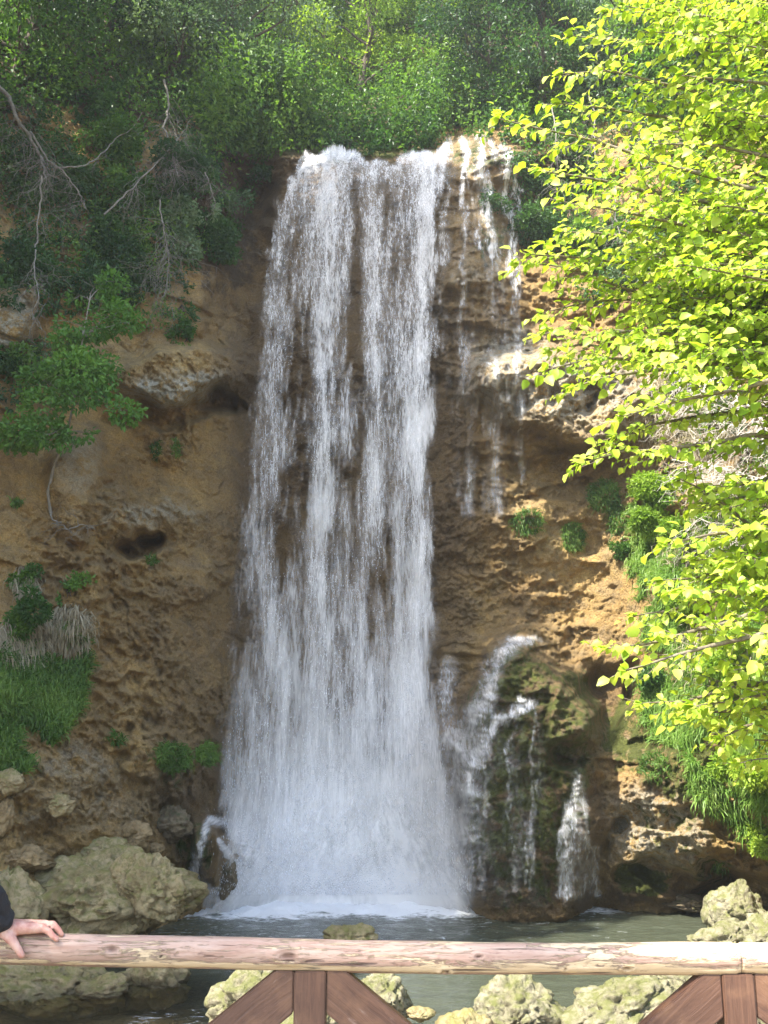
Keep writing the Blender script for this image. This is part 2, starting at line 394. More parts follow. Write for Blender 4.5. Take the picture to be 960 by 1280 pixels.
feat = [  # x, y, rx, ry, depth (minus = towards the camera), softness, rotation
 (228, 466, 84, 34, -1.2, .6, -4), (220, 518, 80, 16, .7, .7, -6), (185, 400, 60, 40, -.4, 1, 0), (272, 508, 26, 12, .8, .8, 0),
 (180, 682, 30, 15, 1.1, .6, -8), (192, 670, 20, 12, .8, .6, 25), (160, 690, 14, 9, .5, .6, 0), (175, 640, 60, 28, -.3, 1.2, 0), (95, 600, 34, 55, -.55, .9, 10), (20, 395, 34, 50, -.5, .9, 0),
 (705, 492, 105, 58, -1.35, .6, 8), (720, 585, 80, 30, .5, 1.0, 0), (620, 560, 60, 14, -.3, .8, 4), (700, 640, 90, 14, -.25, .8, -6), (615, 470, 40, 30, -.35, 1, 0), (612, 502, 12, 16, .35, .8, 0), (655, 500, 8, 22, .4, .8, 0), (735, 490, 9, 20, .45, .8, 0), (690, 485, 8, 18, .3, .8, 0),
 (655, 1005, 90, 205, -1.9, .45, 0), (650, 840, 50, 40, -.3, .9, 0), (650, 1010, 60, 130, -.6, 1.2, 0), (650, 900, 24, 26, -.2, .9, 0), (600, 1010, 44, 90, -.25, .9, 0),
 (760, 870, 26, 40, .7, .8, 10), (716, 888, 28, 52, -.6, .6, 0), (716, 946, 26, 14, .7, .7, 0), (783, 850, 12, 26, .5, .8, 0),
 (815, 1035, 92, 92, -.75, .6, 0), (830, 1092, 30, 18, .75, .6, 10), (790, 1095, 22, 14, .35, .6, 0), (776, 1028, 15, 13, .5, .6, 0),
 (884, 1108, 34, 30, .9, .6, 0), (940, 1060, 50, 26, -.5, .8, 0), (935, 1112, 60, 18, .6, .6, 0),
 (870, 1060, 22, 40, -.3, .6, 0),
 (305, 320, 34, 120, .7, 1, 8), (310, 230, 30, 60, .9, 1, 0), (690, 260, 60, 70, .5, 1.2, 0),
 (600, 205, 48, 32, -.5, 1, 0), (590, 300, 40, 90, -.3, 1.2, 0), (835, 735, 24, 30, -.6, .6, 20),
 (60, 980, 60, 30, -.3, 1, 0), (240, 860, 40, 60, -.4, 1.2, 0), (215, 960, 44, 50, -.6, .8, 0), (100, 730, 24, 100, -.3, 1.2, 0),
 (290, 1080, 22, 36, -.9, .7, 0), (262, 1065, 20, 40, -1.0, .7, 0), (450, 980, 90, 60, -.15, 1.2, 0),
]
D = np.zeros_like(G)
for x0, y0, rx, ry2, dep, so, ro in feat: D += dep*ell(x0, y0, rx, ry2, so, ro)
slope_fade = 1-sstep(60, 20, YY)*.3
big = -.46*fbm(W0*np.array([.42, .42, .3]), 3, 3)*1.2
crev = fbm(W0*np.array([.55, .55, .8]), 4, 133, .55); big = big+.16*np.exp(-(crev/.05)**2)*sstep(-.1, .3, fbm(W0*.5, 2, 140))
led = fbm(W0*np.array([.35, .35, 1.1]), 3, 160, .5); big = big-.30*sstep(.02, .10, led)*sstep(-.2, .3, fbm(W0*.4, 2, 165))*(1-.85*ell(430, 600, 150, 560, .6))
lump = -.20*ridged(W0*np.array([1.0, 1., 1.5])*1.15, 4, 11, .55)
calm = .18+.9*sstep(-.1, .4, fbm(W0*.35, 2, 90))            # smooth earth in places, broken rock in others
for x0, y0, rx, ry2 in ((225, 480, 110, 50), (700, 500, 130, 80), (815, 1035, 120, 110), (180, 660, 90, 50), (90, 990, 170, 90), (650, 980, 110, 180)):
    calm = np.maximum(calm, ell(x0, y0, rx, ry2, 1.2))
strata = -.075*fbm((W0+.5*fbm(W0*.8, 2, 35)[..., None])*np.array([.9, .9, 3.2]), 3, 33)
fine = (-.095*ridged(W0*np.array([3.4, 3.4, 3.9]), 4, 23, .66)-.05*fbm(W0*13, 3, 41, .7)-.10*np.abs(fbm(W0*2.3, 3, 47)))
Gd = G+D+big*.7+(lump+.12)*calm+strata*calm+fine*(.14+.9*calm)
G0, D0 = G, D
G = Gd
CL = P(XX, YY, G)
def gi(px, py):
    fx = np.interp(px, PX, np.arange(len(PX))); fy = np.interp(py, PY, np.arange(len(PY)))
    return fx, fy
def cliffY(px, py, A=None):
    A = G if A is None else A
    fx, fy = gi(px, py); x0 = np.clip(fx.astype(int), 0, len(PX)-2); y0 = np.clip(fy.astype(int), 0, len(PY)-2)
    u = fx-x0; v = fy-y0
    return (A[y0, x0]*(1-u)*(1-v)+A[y0, x0+1]*u*(1-v)+A[y0+1, x0]*(1-u)*v+A[y0+1, x0+1]*u*v)
def onclf(px, py, off=0.):
    px = np.atleast_1d(np.asarray(px, float)); py = np.atleast_1d(np.asarray(py, float))
    return P(px, py, cliffY(px, py)+off)
def mask(*es): 
    m = np.zeros_like(G)
    for e in es: m = np.maximum(m, ell(*e[:4], e[4] if len(e) > 4 else 1.)*(e[5] if len(e) > 5 else 1.))
    return m
pale = mask((228, 488, 80, 18, .9), (18, 400, 30, 40, .8), (100, 580, 24, 40, .9, .45), (190, 640, 60, 14, 1, .6), (640, 440, 50, 34, 1, .9), (700, 485, 105, 42, 1, .95), (600, 330, 40, 60, 1, .3),
            (780, 500, 60, 60, 1, .6), (815, 1030, 60, 50, .9, .8), (870, 1050, 20, 40, 1, .6), (100, 960, 60, 20, 1, .4), (740, 930, 60, 20, 1, .5), (835, 735, 24, 30, 1, .5), (900, 560, 90, 60, 1, .5), (130, 1000, 120, 40, 1, .25))
wet = mask((290, 700, 40, 420, 1., .6), (560, 620, 34, 320, 1., .5), (250, 820, 60, 160, 1, .45), (430, 600, 160, 620, .5, 1.), (652, 985, 100, 195, .5, 1.), (716, 890, 30, 60, .6, .6), (600, 350, 50, 190, 1, .35), (250, 1000, 60, 110, .8, .8), (740, 900, 50, 60, .8, .8), (300, 300, 50, 140, 1, .8), (250, 880, 60, 70, 1, .6), (725, 1030, 34, 100, .6, .9), (700, 1120, 260, 14, 1, .8), (640, 520, 14, 60, 1, .5), (715, 545, 80, 20, 1., .35))
moss = mask((652, 970, 96, 185, .6, .74), (716, 885, 34, 54, .6, .72), (860, 930, 90, 90, 1, .78), (800, 915, 60, 60, 1, .85), (850, 1010, 80, 100, 1, .55), (800, 780, 50, 60, 1, .4), (760, 650, 60, 60, 1, .3), (805, 1100, 40, 24, 1, .95), (215, 960, 60, 40, 1, .55), (245, 1060, 26, 40, 1, .7), (890, 1095, 40, 40, 1, .6),
            (600, 195, 46, 24, 1, .7), (450, 190, 130, 16, 1, .75), (620, 300, 40, 40, 1, .6), (600, 420, 70, 90, 1, .25), (100, 300, 220, 130, 1, .38), (950, 1060, 60, 40, 1, .5))
soil = np.maximum(sstep(185, 120, YY+10*np.sin(XX/40)), mask((80, 200, 150, 130, 1, .55), (280, 260, 60, 130, 1, .8), (690, 240, 70, 90, 1, .7), (960, 500, 60, 500, 1, .25)))
V = CL.reshape(-1, 3); f = grid_faces(*XX.shape)
cl = link('cliff_terrain', new_mesh('cliff_terrain', V, f[:, ::-1], dict(pale=pale.ravel(), wet=wet.ravel(), moss=moss.ravel(), soil=soil.ravel()), ROCK), kind='structure')
cl['label'] = 'ochre travertine cliff wall with overhanging ledges around the falls'
# surface normals of the cliff (towards the camera)
gu = np.gradient(CL, axis=1); gv = np.gradient(CL, axis=0)
NR = norm(np.cross(gv, gu)); NR *= np.sign(-(NR[..., 1:2])+1e-6)
def nrm_at(px, py):
    fx, fy = gi(px, py)
    return NR[np.clip(fy.astype(int), 0, len(PY)-1), np.clip(fx.astype(int), 0, len(PX)-1)]

# ground sheet: near bank, stream bed, and the land behind the camera and beyond
def ground_z(x, y):
    z = np.where(y < 4.5, 0., 0.) - 1.75*sstep(4.2, 9.6, y)
    z = z-.25*sstep(9.6, 12, y)*sstep(-6.5, -2.5, x)+.30*sstep(10.5, 11.5, y)*sstep(15.5, 14, y)*sstep(-1.5, -3, x)
    z = z+.05*fbm(np.stack([x, y, x*0], -1)*.8, 3, 5)*sstep(3.8, 5, y) + .12*fbm(np.stack([x, y, x*0], -1)*.25, 2, 15)*sstep(2.5, -6, y)
    return z
gx = np.concatenate([np.linspace(-700, -16, 30), np.arange(-15.5, 15.6, .16), np.linspace(16, 700, 30)])
gy = np.concatenate([np.linspace(-700, -6, 40), np.arange(-5.5, 26, .16), np.linspace(27, 60, 8)])
A, B = np.meshgrid(gx, gy)
V = np.stack([A, B, ground_z(A, B)-.0], -1)
gr = link('ground', new_mesh('ground', V.reshape(-1, 3), grid_faces(*A.shape)[:, ::-1], None, mat_ground()), kind='structure')
gr['label'] = 'brown stony bank and stream bed below the railing'

# pool water
wx = np.arange(-14, 14.01, .09); wy = np.arange(6.5, 24.5, .09)
A, B = np.meshgrid(wx, wy)
PTS = np.stack([A, B, A*0], -1)
baseL, baseR = P(270, 1118, 21.3)[0], P(575, 1118, 21.3)[0]
def seg_d(x0, x1, y0):
    return np.hypot(np.maximum(np.maximum(x0-A, A-x1), 0), np.maximum(y0-B, 0)*1.0)
bx0, bx1 = float(baseL), float(baseR)
edge = .7*fbm(PTS*.7, 4, 66)+.25*fbm(PTS*3., 3, 67)
foam = 1.2*np.exp(-(seg_d(bx0+.0, bx1+.2, 20.0+edge)/.80)**2)+.62*np.exp(-(seg_d(bx0-.2, bx1+.9, 19.8+edge)/1.5)**1.5)
foam = np.maximum(foam, .85*np.exp(-(np.hypot((A-P(736, 1133, 20)[0])/1.1, B-19.6)/.6)**2))
foam = np.maximum(foam, .7*np.exp(-(seg_d(bx1-.2, 3.3, 19.9+edge)/.35)**1.5))
foam = np.maximum(foam, .24*np.exp(-((A+1)/5)**2-((B-18)/3.)**2))
foam = np.maximum(foam, .30*np.exp(-((A+2.3)/.8)**2-((B-11.8)/.8)**2))
shallow = np.clip(sstep(-1.0, -2.6, A)*sstep(15, 13, B)+sstep(11.4, 10.2, B), 0, 1)
wz = POOL+.030*fbm(PTS*np.array([.9, 1.5, 1]), 3, 70)+.05*fbm(PTS*3, 3, 75)*np.clip(foam, 0, 1)+.06*np.clip(foam-.5, 0, 1)*fbm(PTS*3.2, 4, 78, .65)
V = np.stack([A, B, wz], -1)
wt = link('pool_water', new_mesh('pool_water', V.reshape(-1, 3), grid_faces(*A.shape)[:, ::-1], dict(foam=foam.ravel(), shallow=shallow.ravel()), mat_pool()), kind='structure')
wt['label'] = 'grey-green plunge pool water with white foam under the falls'

# ------------------------------------------------------------------ waterfalls
def track(py, pts):
    pts = np.array(pts, float); return np.interp(py, pts[:, 1], pts[:, 0])
def lines(X, Y, pls):
    """density from flow lines: each (points, width0, width1, strength)"""
    d = np.zeros_like(X)
    for pts, w0, w1, s in pls:
        pts = np.array(pts, float); best = np.full_like(X, 1e9)
        for k in range(len(pts)-1):
            a, b = pts[k], pts[k+1]; ab = b-a
            t = np.clip(((X-a[0])*ab[0]+(Y-a[1])*ab[1])/(ab@ab), 0, 1)
            w = w0+(w1-w0)*(k+t)/(len(pts)-1)
            best = np.minimum(best, np.hypot(X-a[0]-t*ab[0], Y-a[1]-t*ab[1])/w)
        d = np.maximum(d, s*np.exp(-best**2))
    return d
def sheet(x0, x1, y0, y1, step, dens_fn, y_fn, soft_fn, lip, seed, parent, name, hs=26., ws=.034, flow=None):
    xs = np.arange(x0, x1, step); ys = np.arange(y0, y1, step)
    X, Y = np.meshgrid(xs, ys)
    Yd = y_fn(X, Y); V = P(X, Y, Yd)
    d = dens_fn(X, Y, V, seed)
    d = np.where((X <= xs[1]) | (X >= xs[-2]) | (Y <= ys[0]), 0, d)
    V[..., 2] = np.maximum(V[..., 2], POOL-.03)
    h = np.maximum(lip(X)-V[..., 2], .02)
    fl = np.stack([V[..., 0]/ws, -hs*np.sqrt(h+.25), np.full_like(X, seed*7.3)], -1)
    if flow: fl = flow(X, Y, seed)
    keep = (d[:-1, :-1] > .015) | (d[1:, 1:] > .015)
    f = grid_faces(*X.shape, keep)[:, ::-1]
    at = dict(dens=d.ravel(), soft=soft_fn(X, Y).ravel(), flow=fl.reshape(-1, 3))
    V, f, at = compact(V.reshape(-1, 3), f, at)
    return part(name, V, f, FALL, parent, at)
EL = [(372, 195), (352, 235), (336, 300), (326, 400), (312, 500), (302, 600), (294, 700), (287, 800), (282, 900), (276, 1000), (268, 1120)]
ER = [(560, 170), (553, 200), (549, 300), (546, 400), (543, 500), (541, 600), (541, 700), (545, 800), (556, 900), (566, 1000), (574, 1120)]
COLS = [([(360, 200), (352, 300), (342, 420), (345, 560), (335, 700), (346, 860), (330, 960), (310, 1120)], 13, .22),
        ([(408, 200), (404, 300), (401, 560), (399, 700), (405, 800), (398, 900), (380, 1120)], 9, .46),
        ([(472, 200), (468, 300), (465, 400), (470, 560), (462, 700), (450, 820), (440, 1120)], 9, .34),
        ([(533, 180), (529, 300), (524, 400), (519, 600), (530, 720), (514, 840), (520, 950), (530, 1120)], 12, .62),
        ([(436, 200), (434, 320), (430, 500)], 7, .14), ([(500, 200), (497, 320), (500, 500), (495, 800)], 8, .16)]
BOT = [([(262, 1025), (250, 1060), (244, 1090), (250, 1118)], 4, 6, .85), ([(262, 1025), (290, 1032), (310, 1060), (318, 1118)], 5, 12, .8), ([(275, 1050), (290, 1075), (300, 1118)], 3, 8, .7)]
lipz = float(P(450, 198, 22.4)[2])
def lip_y(X): return 196+5*np.sin(X/7.3+1)*np.sin(X/17.)+5*np.sin(X/23.)-8*np.exp(-((X-425)/16)**2)+6*np.exp(-((X-490)/10)**2)+np.where(X > 545, -(X-545)*1.4, 0)+np.where(X < 380, (380-X)*.9, 0)
def d_main(X, Y, V, seed):
    nz = fbm(np.stack([V[..., 0]*2.2, V[..., 2]*.42, X*0+seed], -1), 4, 80+seed, .6)
    e = 8+24*sstep(200, 900, Y)
    nz2 = fbm(np.stack([V[..., 2]*1.3, X*0+seed*3, X*0], -1), 3, 180)
    xl = track(Y, EL)+nz*16+nz2*8; xr = track(Y, ER)+nz*12+nz2*7
    inside = sstep(0, 1, (X-xl)/e+.3)*sstep(0, 1, (xr-X)/e+.3)
    base = np.interp(Y, [190, 206, 230, 300, 420, 650, 800, 900, 960, 1110], [.76, .36, .185, .10, .05, .035, .10, .25, .43, .95])
    u = (X-xl)/(xr-xl)
    base = base+.06*(1-u)*sstep(700, 300, Y)
    d = base+.26*nz+.22*fbm(np.stack([V[..., 0]*1.1, V[..., 2]*.16, X*0+seed*5], -1), 2, 480)
    for pts, w, s in COLS:
        s2 = s*np.interp(Y, [200, 260, 600, 900, 1050], [.5, .85, .95, .7, .3])*(1+1.4*fbm(np.stack([V[..., 2]*.5, X*0+pts[0][0], X*0+seed], -1), 2, 490))
        d = d+s2*np.exp(-((X-track(Y, pts)-nz*12)/(w*np.interp(Y, [200, 1000], [.9, 1.5])))**2)
    d = d+(.55+.5*fbm(np.stack([V[..., 0]*1.3, V[..., 2]*1.0, X*0+seed], -1), 3, 380))*np.exp(-((X-455)/(60+75*sstep(950, 1100, Y)))**2)*sstep(940, 1000, Y)
    d = d+.16*np.exp(-((X-500)/50)**2-((Y-900)/70)**2)
    d = d*inside*sstep(lip_y(X)-5, lip_y(X)+3, Y+nz*5)
    return d
def main_y(off):
    def fn(X, Y):
        lipf = 22.35-.45*(1-np.exp(-np.maximum(Y-188, 0)/26.))
        Yb = lipf-.45*sstep(190, 1120, Y)-off-.2*np.exp(-((X-450)/120)**2)*sstep(940, 1080, Y)
        near = cliffY(X.ravel(), Y.ravel(), Gm).reshape(X.shape)
        return Yb-np.logaddexp(0, (Yb-(near-.32-off*.5))*4)/4
    return fn
# lightly blurred cliff depth, so sheets ride over the rock
k = 5
Gs = G.copy()
for _ in range(2):
    Gp = np.pad(Gs, k, mode='edge'); cs = np.cumsum(np.cumsum(np.pad(Gp, ((1, 0), (1, 0))), 0), 1); w = 2*k+1
    Gs = (cs[w:, w:]-cs[:-w, w:]-cs[w:, :-w]+cs[:-w, :-w])/w**2
Gm = G.copy(); k = 22
for _ in range(2):
    Gp = np.pad(Gm, k, mode='edge'); cs = np.cumsum(np.cumsum(np.pad(Gp, ((1, 0), (1, 0))), 0), 1); w = 2*k+1
    Gm = (cs[w:, w:]-cs[:-w, w:]-cs[w:, :-w]+cs[:-w, :-w])/w**2
Gs = np.minimum(Gs, G)
softm = lambda X, Y: np.interp(Y, [200, 420, 700, 900, 1100], [.12, .35, .62, .85, 1.])
wf = thing('waterfall', 'tall wide white curtain of water falling into the plunge pool', 'waterfall', P(430, 1118, 21.2))
for s_, off in ((1, 0.), (2, .3)):
    def dm(X, Y, V, seed, q=s_):
        d = d_main(X, Y, V, seed)
        return d*.95 if q == 1 else np.clip(d*.60+.05*sstep(0, .12, d), 0, 1)
    sheet(228, 610, 176, 1150, 2.2, dm, main_y(off), softm if s_ == 1 else (lambda X, Y: softm(X, Y)*.8), lambda X: lipz+X*0, s_, wf, 'water_curtain', hs=26. if s_ == 1 else 38., ws=.034 if s_ == 1 else .021)
def d_rill(X, Y, V, seed):
    nz = fbm(np.stack([V[..., 0]*4, V[..., 2]*3, X*0+seed], -1), 3, 280+seed)
    return lines(X+nz*5, Y+nz*3, BOT)*(.62+.6*nz)
for s_, off in ((11, .10), (12, .2)):
    sheet(232, 345, 1008, 1136, 1.8, d_rill, lambda X, Y, o=off: cliffY(X.ravel(), Y.ravel(), Gs).reshape(X.shape)-o, lambda X, Y: X*0+.4, lambda X: X*0+float(P(262, 1020, 20.)[2]), s_, wf, 'water_rill', 24., .03)
def drops(name, n, parent, sampler, size, seed, spread=.35):
    r = np.random.default_rng(seed)
    px, py = sampler(n, r)
    keep = (py > 185)
    px, py = px[keep], py[keep]; n = len(px)
    Yd = main_y(.3)(px, py)+r.normal(size=n)*spread*.5-.1*r.random(n)
    c = P(px, py, Yd); c[:, 2] = np.maximum(c[:, 2], POOL+.03)
    h = np.maximum(lipz-c[:, 2], .1)
    L = size*(.5+.55*np.sqrt(h))*(.5+r.random(n)); w = size*(.35+.5*r.random(n))
    o = np.array([[1, 0, 0], [-.5, .87, 0], [-.5, -.87, 0]])
    tilt = r.normal(size=(n, 3))*.12; tilt[:, 2] = 1
    V = np.concatenate([c[:, None]+tilt[:, None]*L[:, None, None]*.5, c[:, None]-tilt[:, None]*L[:, None, None]*.5, c[:, None]+o[None]*w[:, None, None]*.5], 1)
    i = np.arange(n)[:, None]*5
    f = np.concatenate([i+np.array([0, 2, 3]), i+np.array([0, 3, 4]), i+np.array([0, 4, 2]), i+np.array([1, 3, 2]), i+np.array([1, 4, 3]), i+np.array([1, 2, 4])])
    return part(name, V.reshape(-1, 3), f, DROP, parent, None)
def samp_main(n, r):
    m = n*6
    X = r.uniform(255, 600, m); Y = 190+930*r.random(m)**1.0
    V = P(X, Y, 21.5); d = d_main(X[None], Y[None], V[None], 2)[0]
    cl_ = np.clip(fbm(np.stack([V[:, 0]*4, V[:, 2]*1.2, X*0], -1), 3, 97)+.5, 0.02, 1.5)
    pr = np.clip(d, 0, 1)**1.3*cl_*np.interp(Y, [190, 500, 900, 1120], [1, .9, .5, .6])
    k_ = r.random(m) < pr*.9
    return X[k_][:n], Y[k_][:n]
drops('water_drops', 34000, wf, samp_main, .016, 5)
def d_mist(X, Y, V, seed):
    nz = fbm(np.stack([V[..., 0]*.8, V[..., 2]*.7, X*0+seed], -1), 4, 480+seed)
    return (.46+.8*nz+.5*sstep(1070, 1110, Y))*np.exp(-((X-445)/(80+75*sstep(960, 1110, Y)))**4)*sstep(945+50*nz, 1060, Y)*(.75+.35*sstep(1050, 1110, Y))*sstep(600, 560, X)
for s_, off in ((21, .4), (22, .55)):
    sheet(250, 620, 900, 1150, 2.2, d_mist, main_y(off), lambda X, Y: .22+.5*sstep(1040, 1110, Y), lambda X: lipz+X*0, s_, wf, 'spray', flow=lambda X, Y, q: np.stack([(X-452)/(Y-860.)*24, -(Y-860)/22., X*0+q*7.3], -1))
# splash thrown up at the foot
def samp_spl(n, r):
    X = 430+r.normal(size=n)*75; Y = 1118-np.abs(r.normal(size=n))**1.3*36
    k_ = (X > 262) & (X < 585); return X[k_], Y[k_]
drops('splash', 13000, wf, samp_spl, .013, 6, .9)

RT = [([(563, 176), (559, 220), (556, 330)], 8, 5, .36), ([(581, 174), (580, 230), (579, 330), (578, 380)], 4.5, 3, .60), ([(598, 170), (606, 215), (612, 262), (616, 320)], 5.5, 4, .85), ([(598, 170), (600, 250), (602, 310)], 3, 2.5, .42),
      ([(612, 178), (632, 200), (636, 240), (640, 330), (641, 390)], 4, 3, .58), ([(632, 185), (645, 215), (648, 260), (647, 330)], 3.5, 3, .50), ([(647, 330), (649, 520), (650, 600)], 4, 5, .26), ([(579, 380), (585, 480), (588, 640)], 5, 7, .22), ([(616, 320), (620, 480), (621, 640)], 5, 7, .24), ([(642, 215), (655, 240)], 2, 2, .5)]+[([(x_, 196), (x_+2, 330), (x_+4, y_)], 2.5, 4, a_) for x_, y_, a_ in ((554, 480, .14), (568, 620, .10), (590, 520, .15), (605, 640, .12), (625, 600, .14), (634, 500, .14))]
def d_thread(X, Y, V, seed):
    nz = fbm(np.stack([V[..., 0]*2.6, V[..., 2]*.9, X*0+seed], -1), 3, 85+seed)
    return lines(X+nz*7+3*np.sin(Y/13.+X/9), Y, RT)*(.6+.8*nz)+.04*sstep(165, 180, Y)*sstep(330, 200, Y)*np.exp(-((X-605)/36)**4)
def hug(off):
    def fn(X, Y): return cliffY(X.ravel(), Y.ravel(), Gs).reshape(X.shape)-off
    return fn
lz2 = float(P(600, 170, 22.)[2])
w2 = thing('waterfall', 'thin separate water threads dropping from the mossy knob beside the wide curtain', 'waterfall', P(600, 640, 21.4))
for s_, off in ((4, .10), (5, .28)):
    sheet(545, 672, 166, 660, 2., d_thread, hug(off), lambda X, Y: np.interp(Y, [200, 360, 640], [.0, .25, .7]), lambda X: lz2+X*0, s_, w2, 'water_threads', 30., .03)
MD = [([(664, 799), (640, 803), (620, 824), (606, 862), (592, 905), (572, 960), (562, 1030)], 7, 16, .40), ([(612, 850), (588, 890), (566, 930), (556, 990), (556, 1110)], 8, 22, .34), ([(560, 830), (558, 900), (556, 960)], 10, 16, .22),
      ([(664, 880), (640, 888), (618, 904), (600, 935), (584, 980), (574, 1060)], 5, 13, .46), ([(650, 882), (640, 925), (637, 980), (645, 1112)], 3, 3, .14), ([(668, 880), (672, 900), (668, 960), (662, 1112)], 2.5, 2.5, .16), ([(618, 905), (606, 990), (604, 1112)], 4, 5, .14), ([(590, 960), (585, 1112)], 10, 12, .26), ([(600, 1020), (625, 1112)], 3, 3, .10)]
def d_mound(X, Y, V, seed):
    nz = fbm(np.stack([V[..., 0]*2.8, V[..., 2]*1.0, X*0+seed], -1), 3, 185+seed)
    veil = .20*np.exp(-((X-620)/56)**4)*sstep(850, 960, Y)
    nz3 = fbm(np.stack([V[..., 0]*9, V[..., 2]*5, X*0+seed], -1), 3, 195+seed)
    return np.maximum(lines(X+nz*10+nz3*5, Y+nz*6, MD)*(1+.5*nz+.5*nz3), veil*.15+.05*nz*sstep(850, 960, Y))*sstep(790, 800, Y)*sstep(700, 680, X)
lz3 = float(P(640, 790, 20.6)[2])
w3 = thing('waterfall', 'white side cascade spilling over the dark mossy mound', 'waterfall', P(620, 1125, 20.))
for s_, off in ((6, .08), (7, .22)):
    sheet(540, 705, 786, 1136, 2., d_mound, hug(off), lambda X, Y: .5+.35*sstep(850, 1100, Y), lambda X: lz3+X*0, s_, w3, 'water_veil', 22., .035)
SM = [([(722, 952), (724, 985), (716, 1010), (712, 1040), (708, 1085), (712, 1118)], 6, 8, .34), ([(722, 952), (728, 990), (733, 1040), (736, 1118)], 5, 5, .36), ([(722, 1000), (724, 1060), (724, 1118)], 9, 13, .20), ([(745, 1060), (746, 1118)], 3, 4, .4), ([(700, 1040), (699, 1118)], 3, 4, .35)]
def d_small(X, Y, V, seed):
    nz = fbm(np.stack([V[..., 0]*4, V[..., 2]*2.2, X*0+seed], -1), 3, 285+seed)
    return lines(X+nz*7, Y, SM)*(.75+.6*nz)*sstep(948, 985, Y)
lz4 = float(P(722, 950, 20)[2])
w4 = thing('waterfall', 'small short cascade splashing into the pool beside the mossy rock', 'waterfall', P(724, 1133, 19.7))
for s_, off in ((8, .12), (9, .26)):
    sheet(680, 765, 945, 1140, 1.8, d_small, hug(off), lambda X, Y: X*0+.45, lambda X: lz4+X*0, s_, w4, 'water_stream', 26., .03)

# ------------------------------------------------------------------ leaves
def leaves(C, D_, N_, L, W, r, fold=.25, droop=.15, rich=False, var=None):
    n = len(C); D_ = norm(D_); S = norm(np.cross(D_, N_)); U = norm(np.cross(S, D_))
    L = L[:, None]; W = W[:, None]
    if var is None: var = r.random(n)
    if not rich:
        base = C; tip = C+D_*L-U*L*droop
        m = C+D_*L*.45
        a = m+S*W*.5+U*W*fold; b = m-S*W*.5+U*W*fold
        V = np.stack([base, a, tip, b], 1).reshape(-1, 3)
        i = np.arange(n)[:, None]*4
        F_ = [np.concatenate([i+np.array([0, 1, 2]), i+np.array([0, 2, 3])])]
        return V, F_, np.repeat(var, 4)
    t1, t2 = .28, .66
    m1 = C+D_*L*t1; m2 = C+D_*L*t2-U*L*droop*.35; tip = C+D_*L-U*L*droop
    a1 = m1+S*W*.46+U*W*fold; b1 = m1-S*W*.46+U*W*fold
    a2 = m2+S*W*.40+U*W*fold*.7; b2 = m2-S*W*.40+U*W*fold*.7
    V = np.stack([C, m1, m2, tip, a1, a2, b1, b2], 1).reshape(-1, 3)
    i = np.arange(n)[:, None]*8
    F_ = [np.concatenate([i+np.array(q) for q in ([0, 4, 1], [2, 5, 3], [0, 1, 6], [2, 3, 7])]),
          np.concatenate([i+np.array(q) for q in ([1, 4, 5, 2], [1, 2, 7, 6])])]
    return V, F_, np.repeat(var, 8)
def crown_leaves(centres, radii, n, size, r, flat=.75, up=.6):
    K = len(centres); w = radii**2; w = w/w.sum(); k = r.choice(K, n, p=w)
    d = norm(r.normal(size=(n, 3))); rad = radii[k]*(.35+.65*r.random(n)**.45)*(1+.25*r.normal(size=n)*.4)
    off = d*rad[:, None]; off[:, 2] *= flat
    C = centres[k]+off
    # ragged gaps
    g = fbm(C*(1.1/size*.09), 2, 400+int(r.integers(50)))
    keep = g > -.28
    C, d, k = C[keep], d[keep], k[keep]; n = len(C)
    D_ = norm(d+r.normal(size=(n, 3))*.8+np.array([0, 0, -.25]))
    N_ = norm(r.normal(size=(n, 3))*.55+np.array([0, 0, up])+d*.35)
    L = size*(.65+.7*r.random(n)); cv = r.random(K)
    var = np.clip(.72*cv[k]+.28*r.random(n), 0, 1)
    return leaves(C, D_, N_, L, L*.62, r, var=var)
def tree(base, height, rad, nleaf, size, seed, label, mat=None, lean=(0, 0), trunk_r=.14, crown_lo=.3, K=16, name='broadleaf_tree', cat='tree', group='trees above the cliff', bark=None):
    r = np.random.default_rng(seed); base = np.asarray(base, float)
    t = thing(name, label, cat, base, group)
    top = base+np.array([lean[0], lean[1], height])
    tr = wiggle(base-np.array([0, 0, .5]), top, 12, .05, r)
    mb = MB(); mb.add(*tube(tr, np.linspace(trunk_r, trunk_r*.25, 12), 8))
    cs, rs = [], []
    for q in range(K):
        h = crown_lo+(1-crown_lo)*((q+.5)/K)
        a = q*2.4+r.random()*1.2
        prof = math.sin(math.pi*min(1, max(.08, (h-crown_lo)/(1-crown_lo)*.86+.12)))**.6
        rr = rad*prof*(.35+.55*r.random())
        o = tr[min(11, int(h*11*.85))]
        c = base+np.array([lean[0]*h+rr*math.cos(a), lean[1]*h+rr*math.sin(a), height*h+.2*rad*r.normal()*.5])
        cs.append(c); rs.append(rad*(.28+.22*r.random()))
        pth = wiggle(o, c, 7, .12, r, -.2)
        mb.add(*tube(pth, np.linspace(trunk_r*.42, trunk_r*.06, 7), 5))
        for _ in range(3):
            e = c+norm(r.normal(size=3))*rs[-1]*.8
            mb.add(*tube(wiggle(pth[-3], e, 5, .15, r), np.linspace(trunk_r*.12, trunk_r*.03, 5), 4))
    mb.part('trunk', bark or BARK, t)
    V, F_, var = crown_leaves(np.array(cs), np.array(rs), nleaf, size, r)
    part('crown', V, F_, mat or LEAF_MID, t, dict(var=var), smooth=False)
    return t
def at_cliff(px, py): return onclf(px, py)[0]
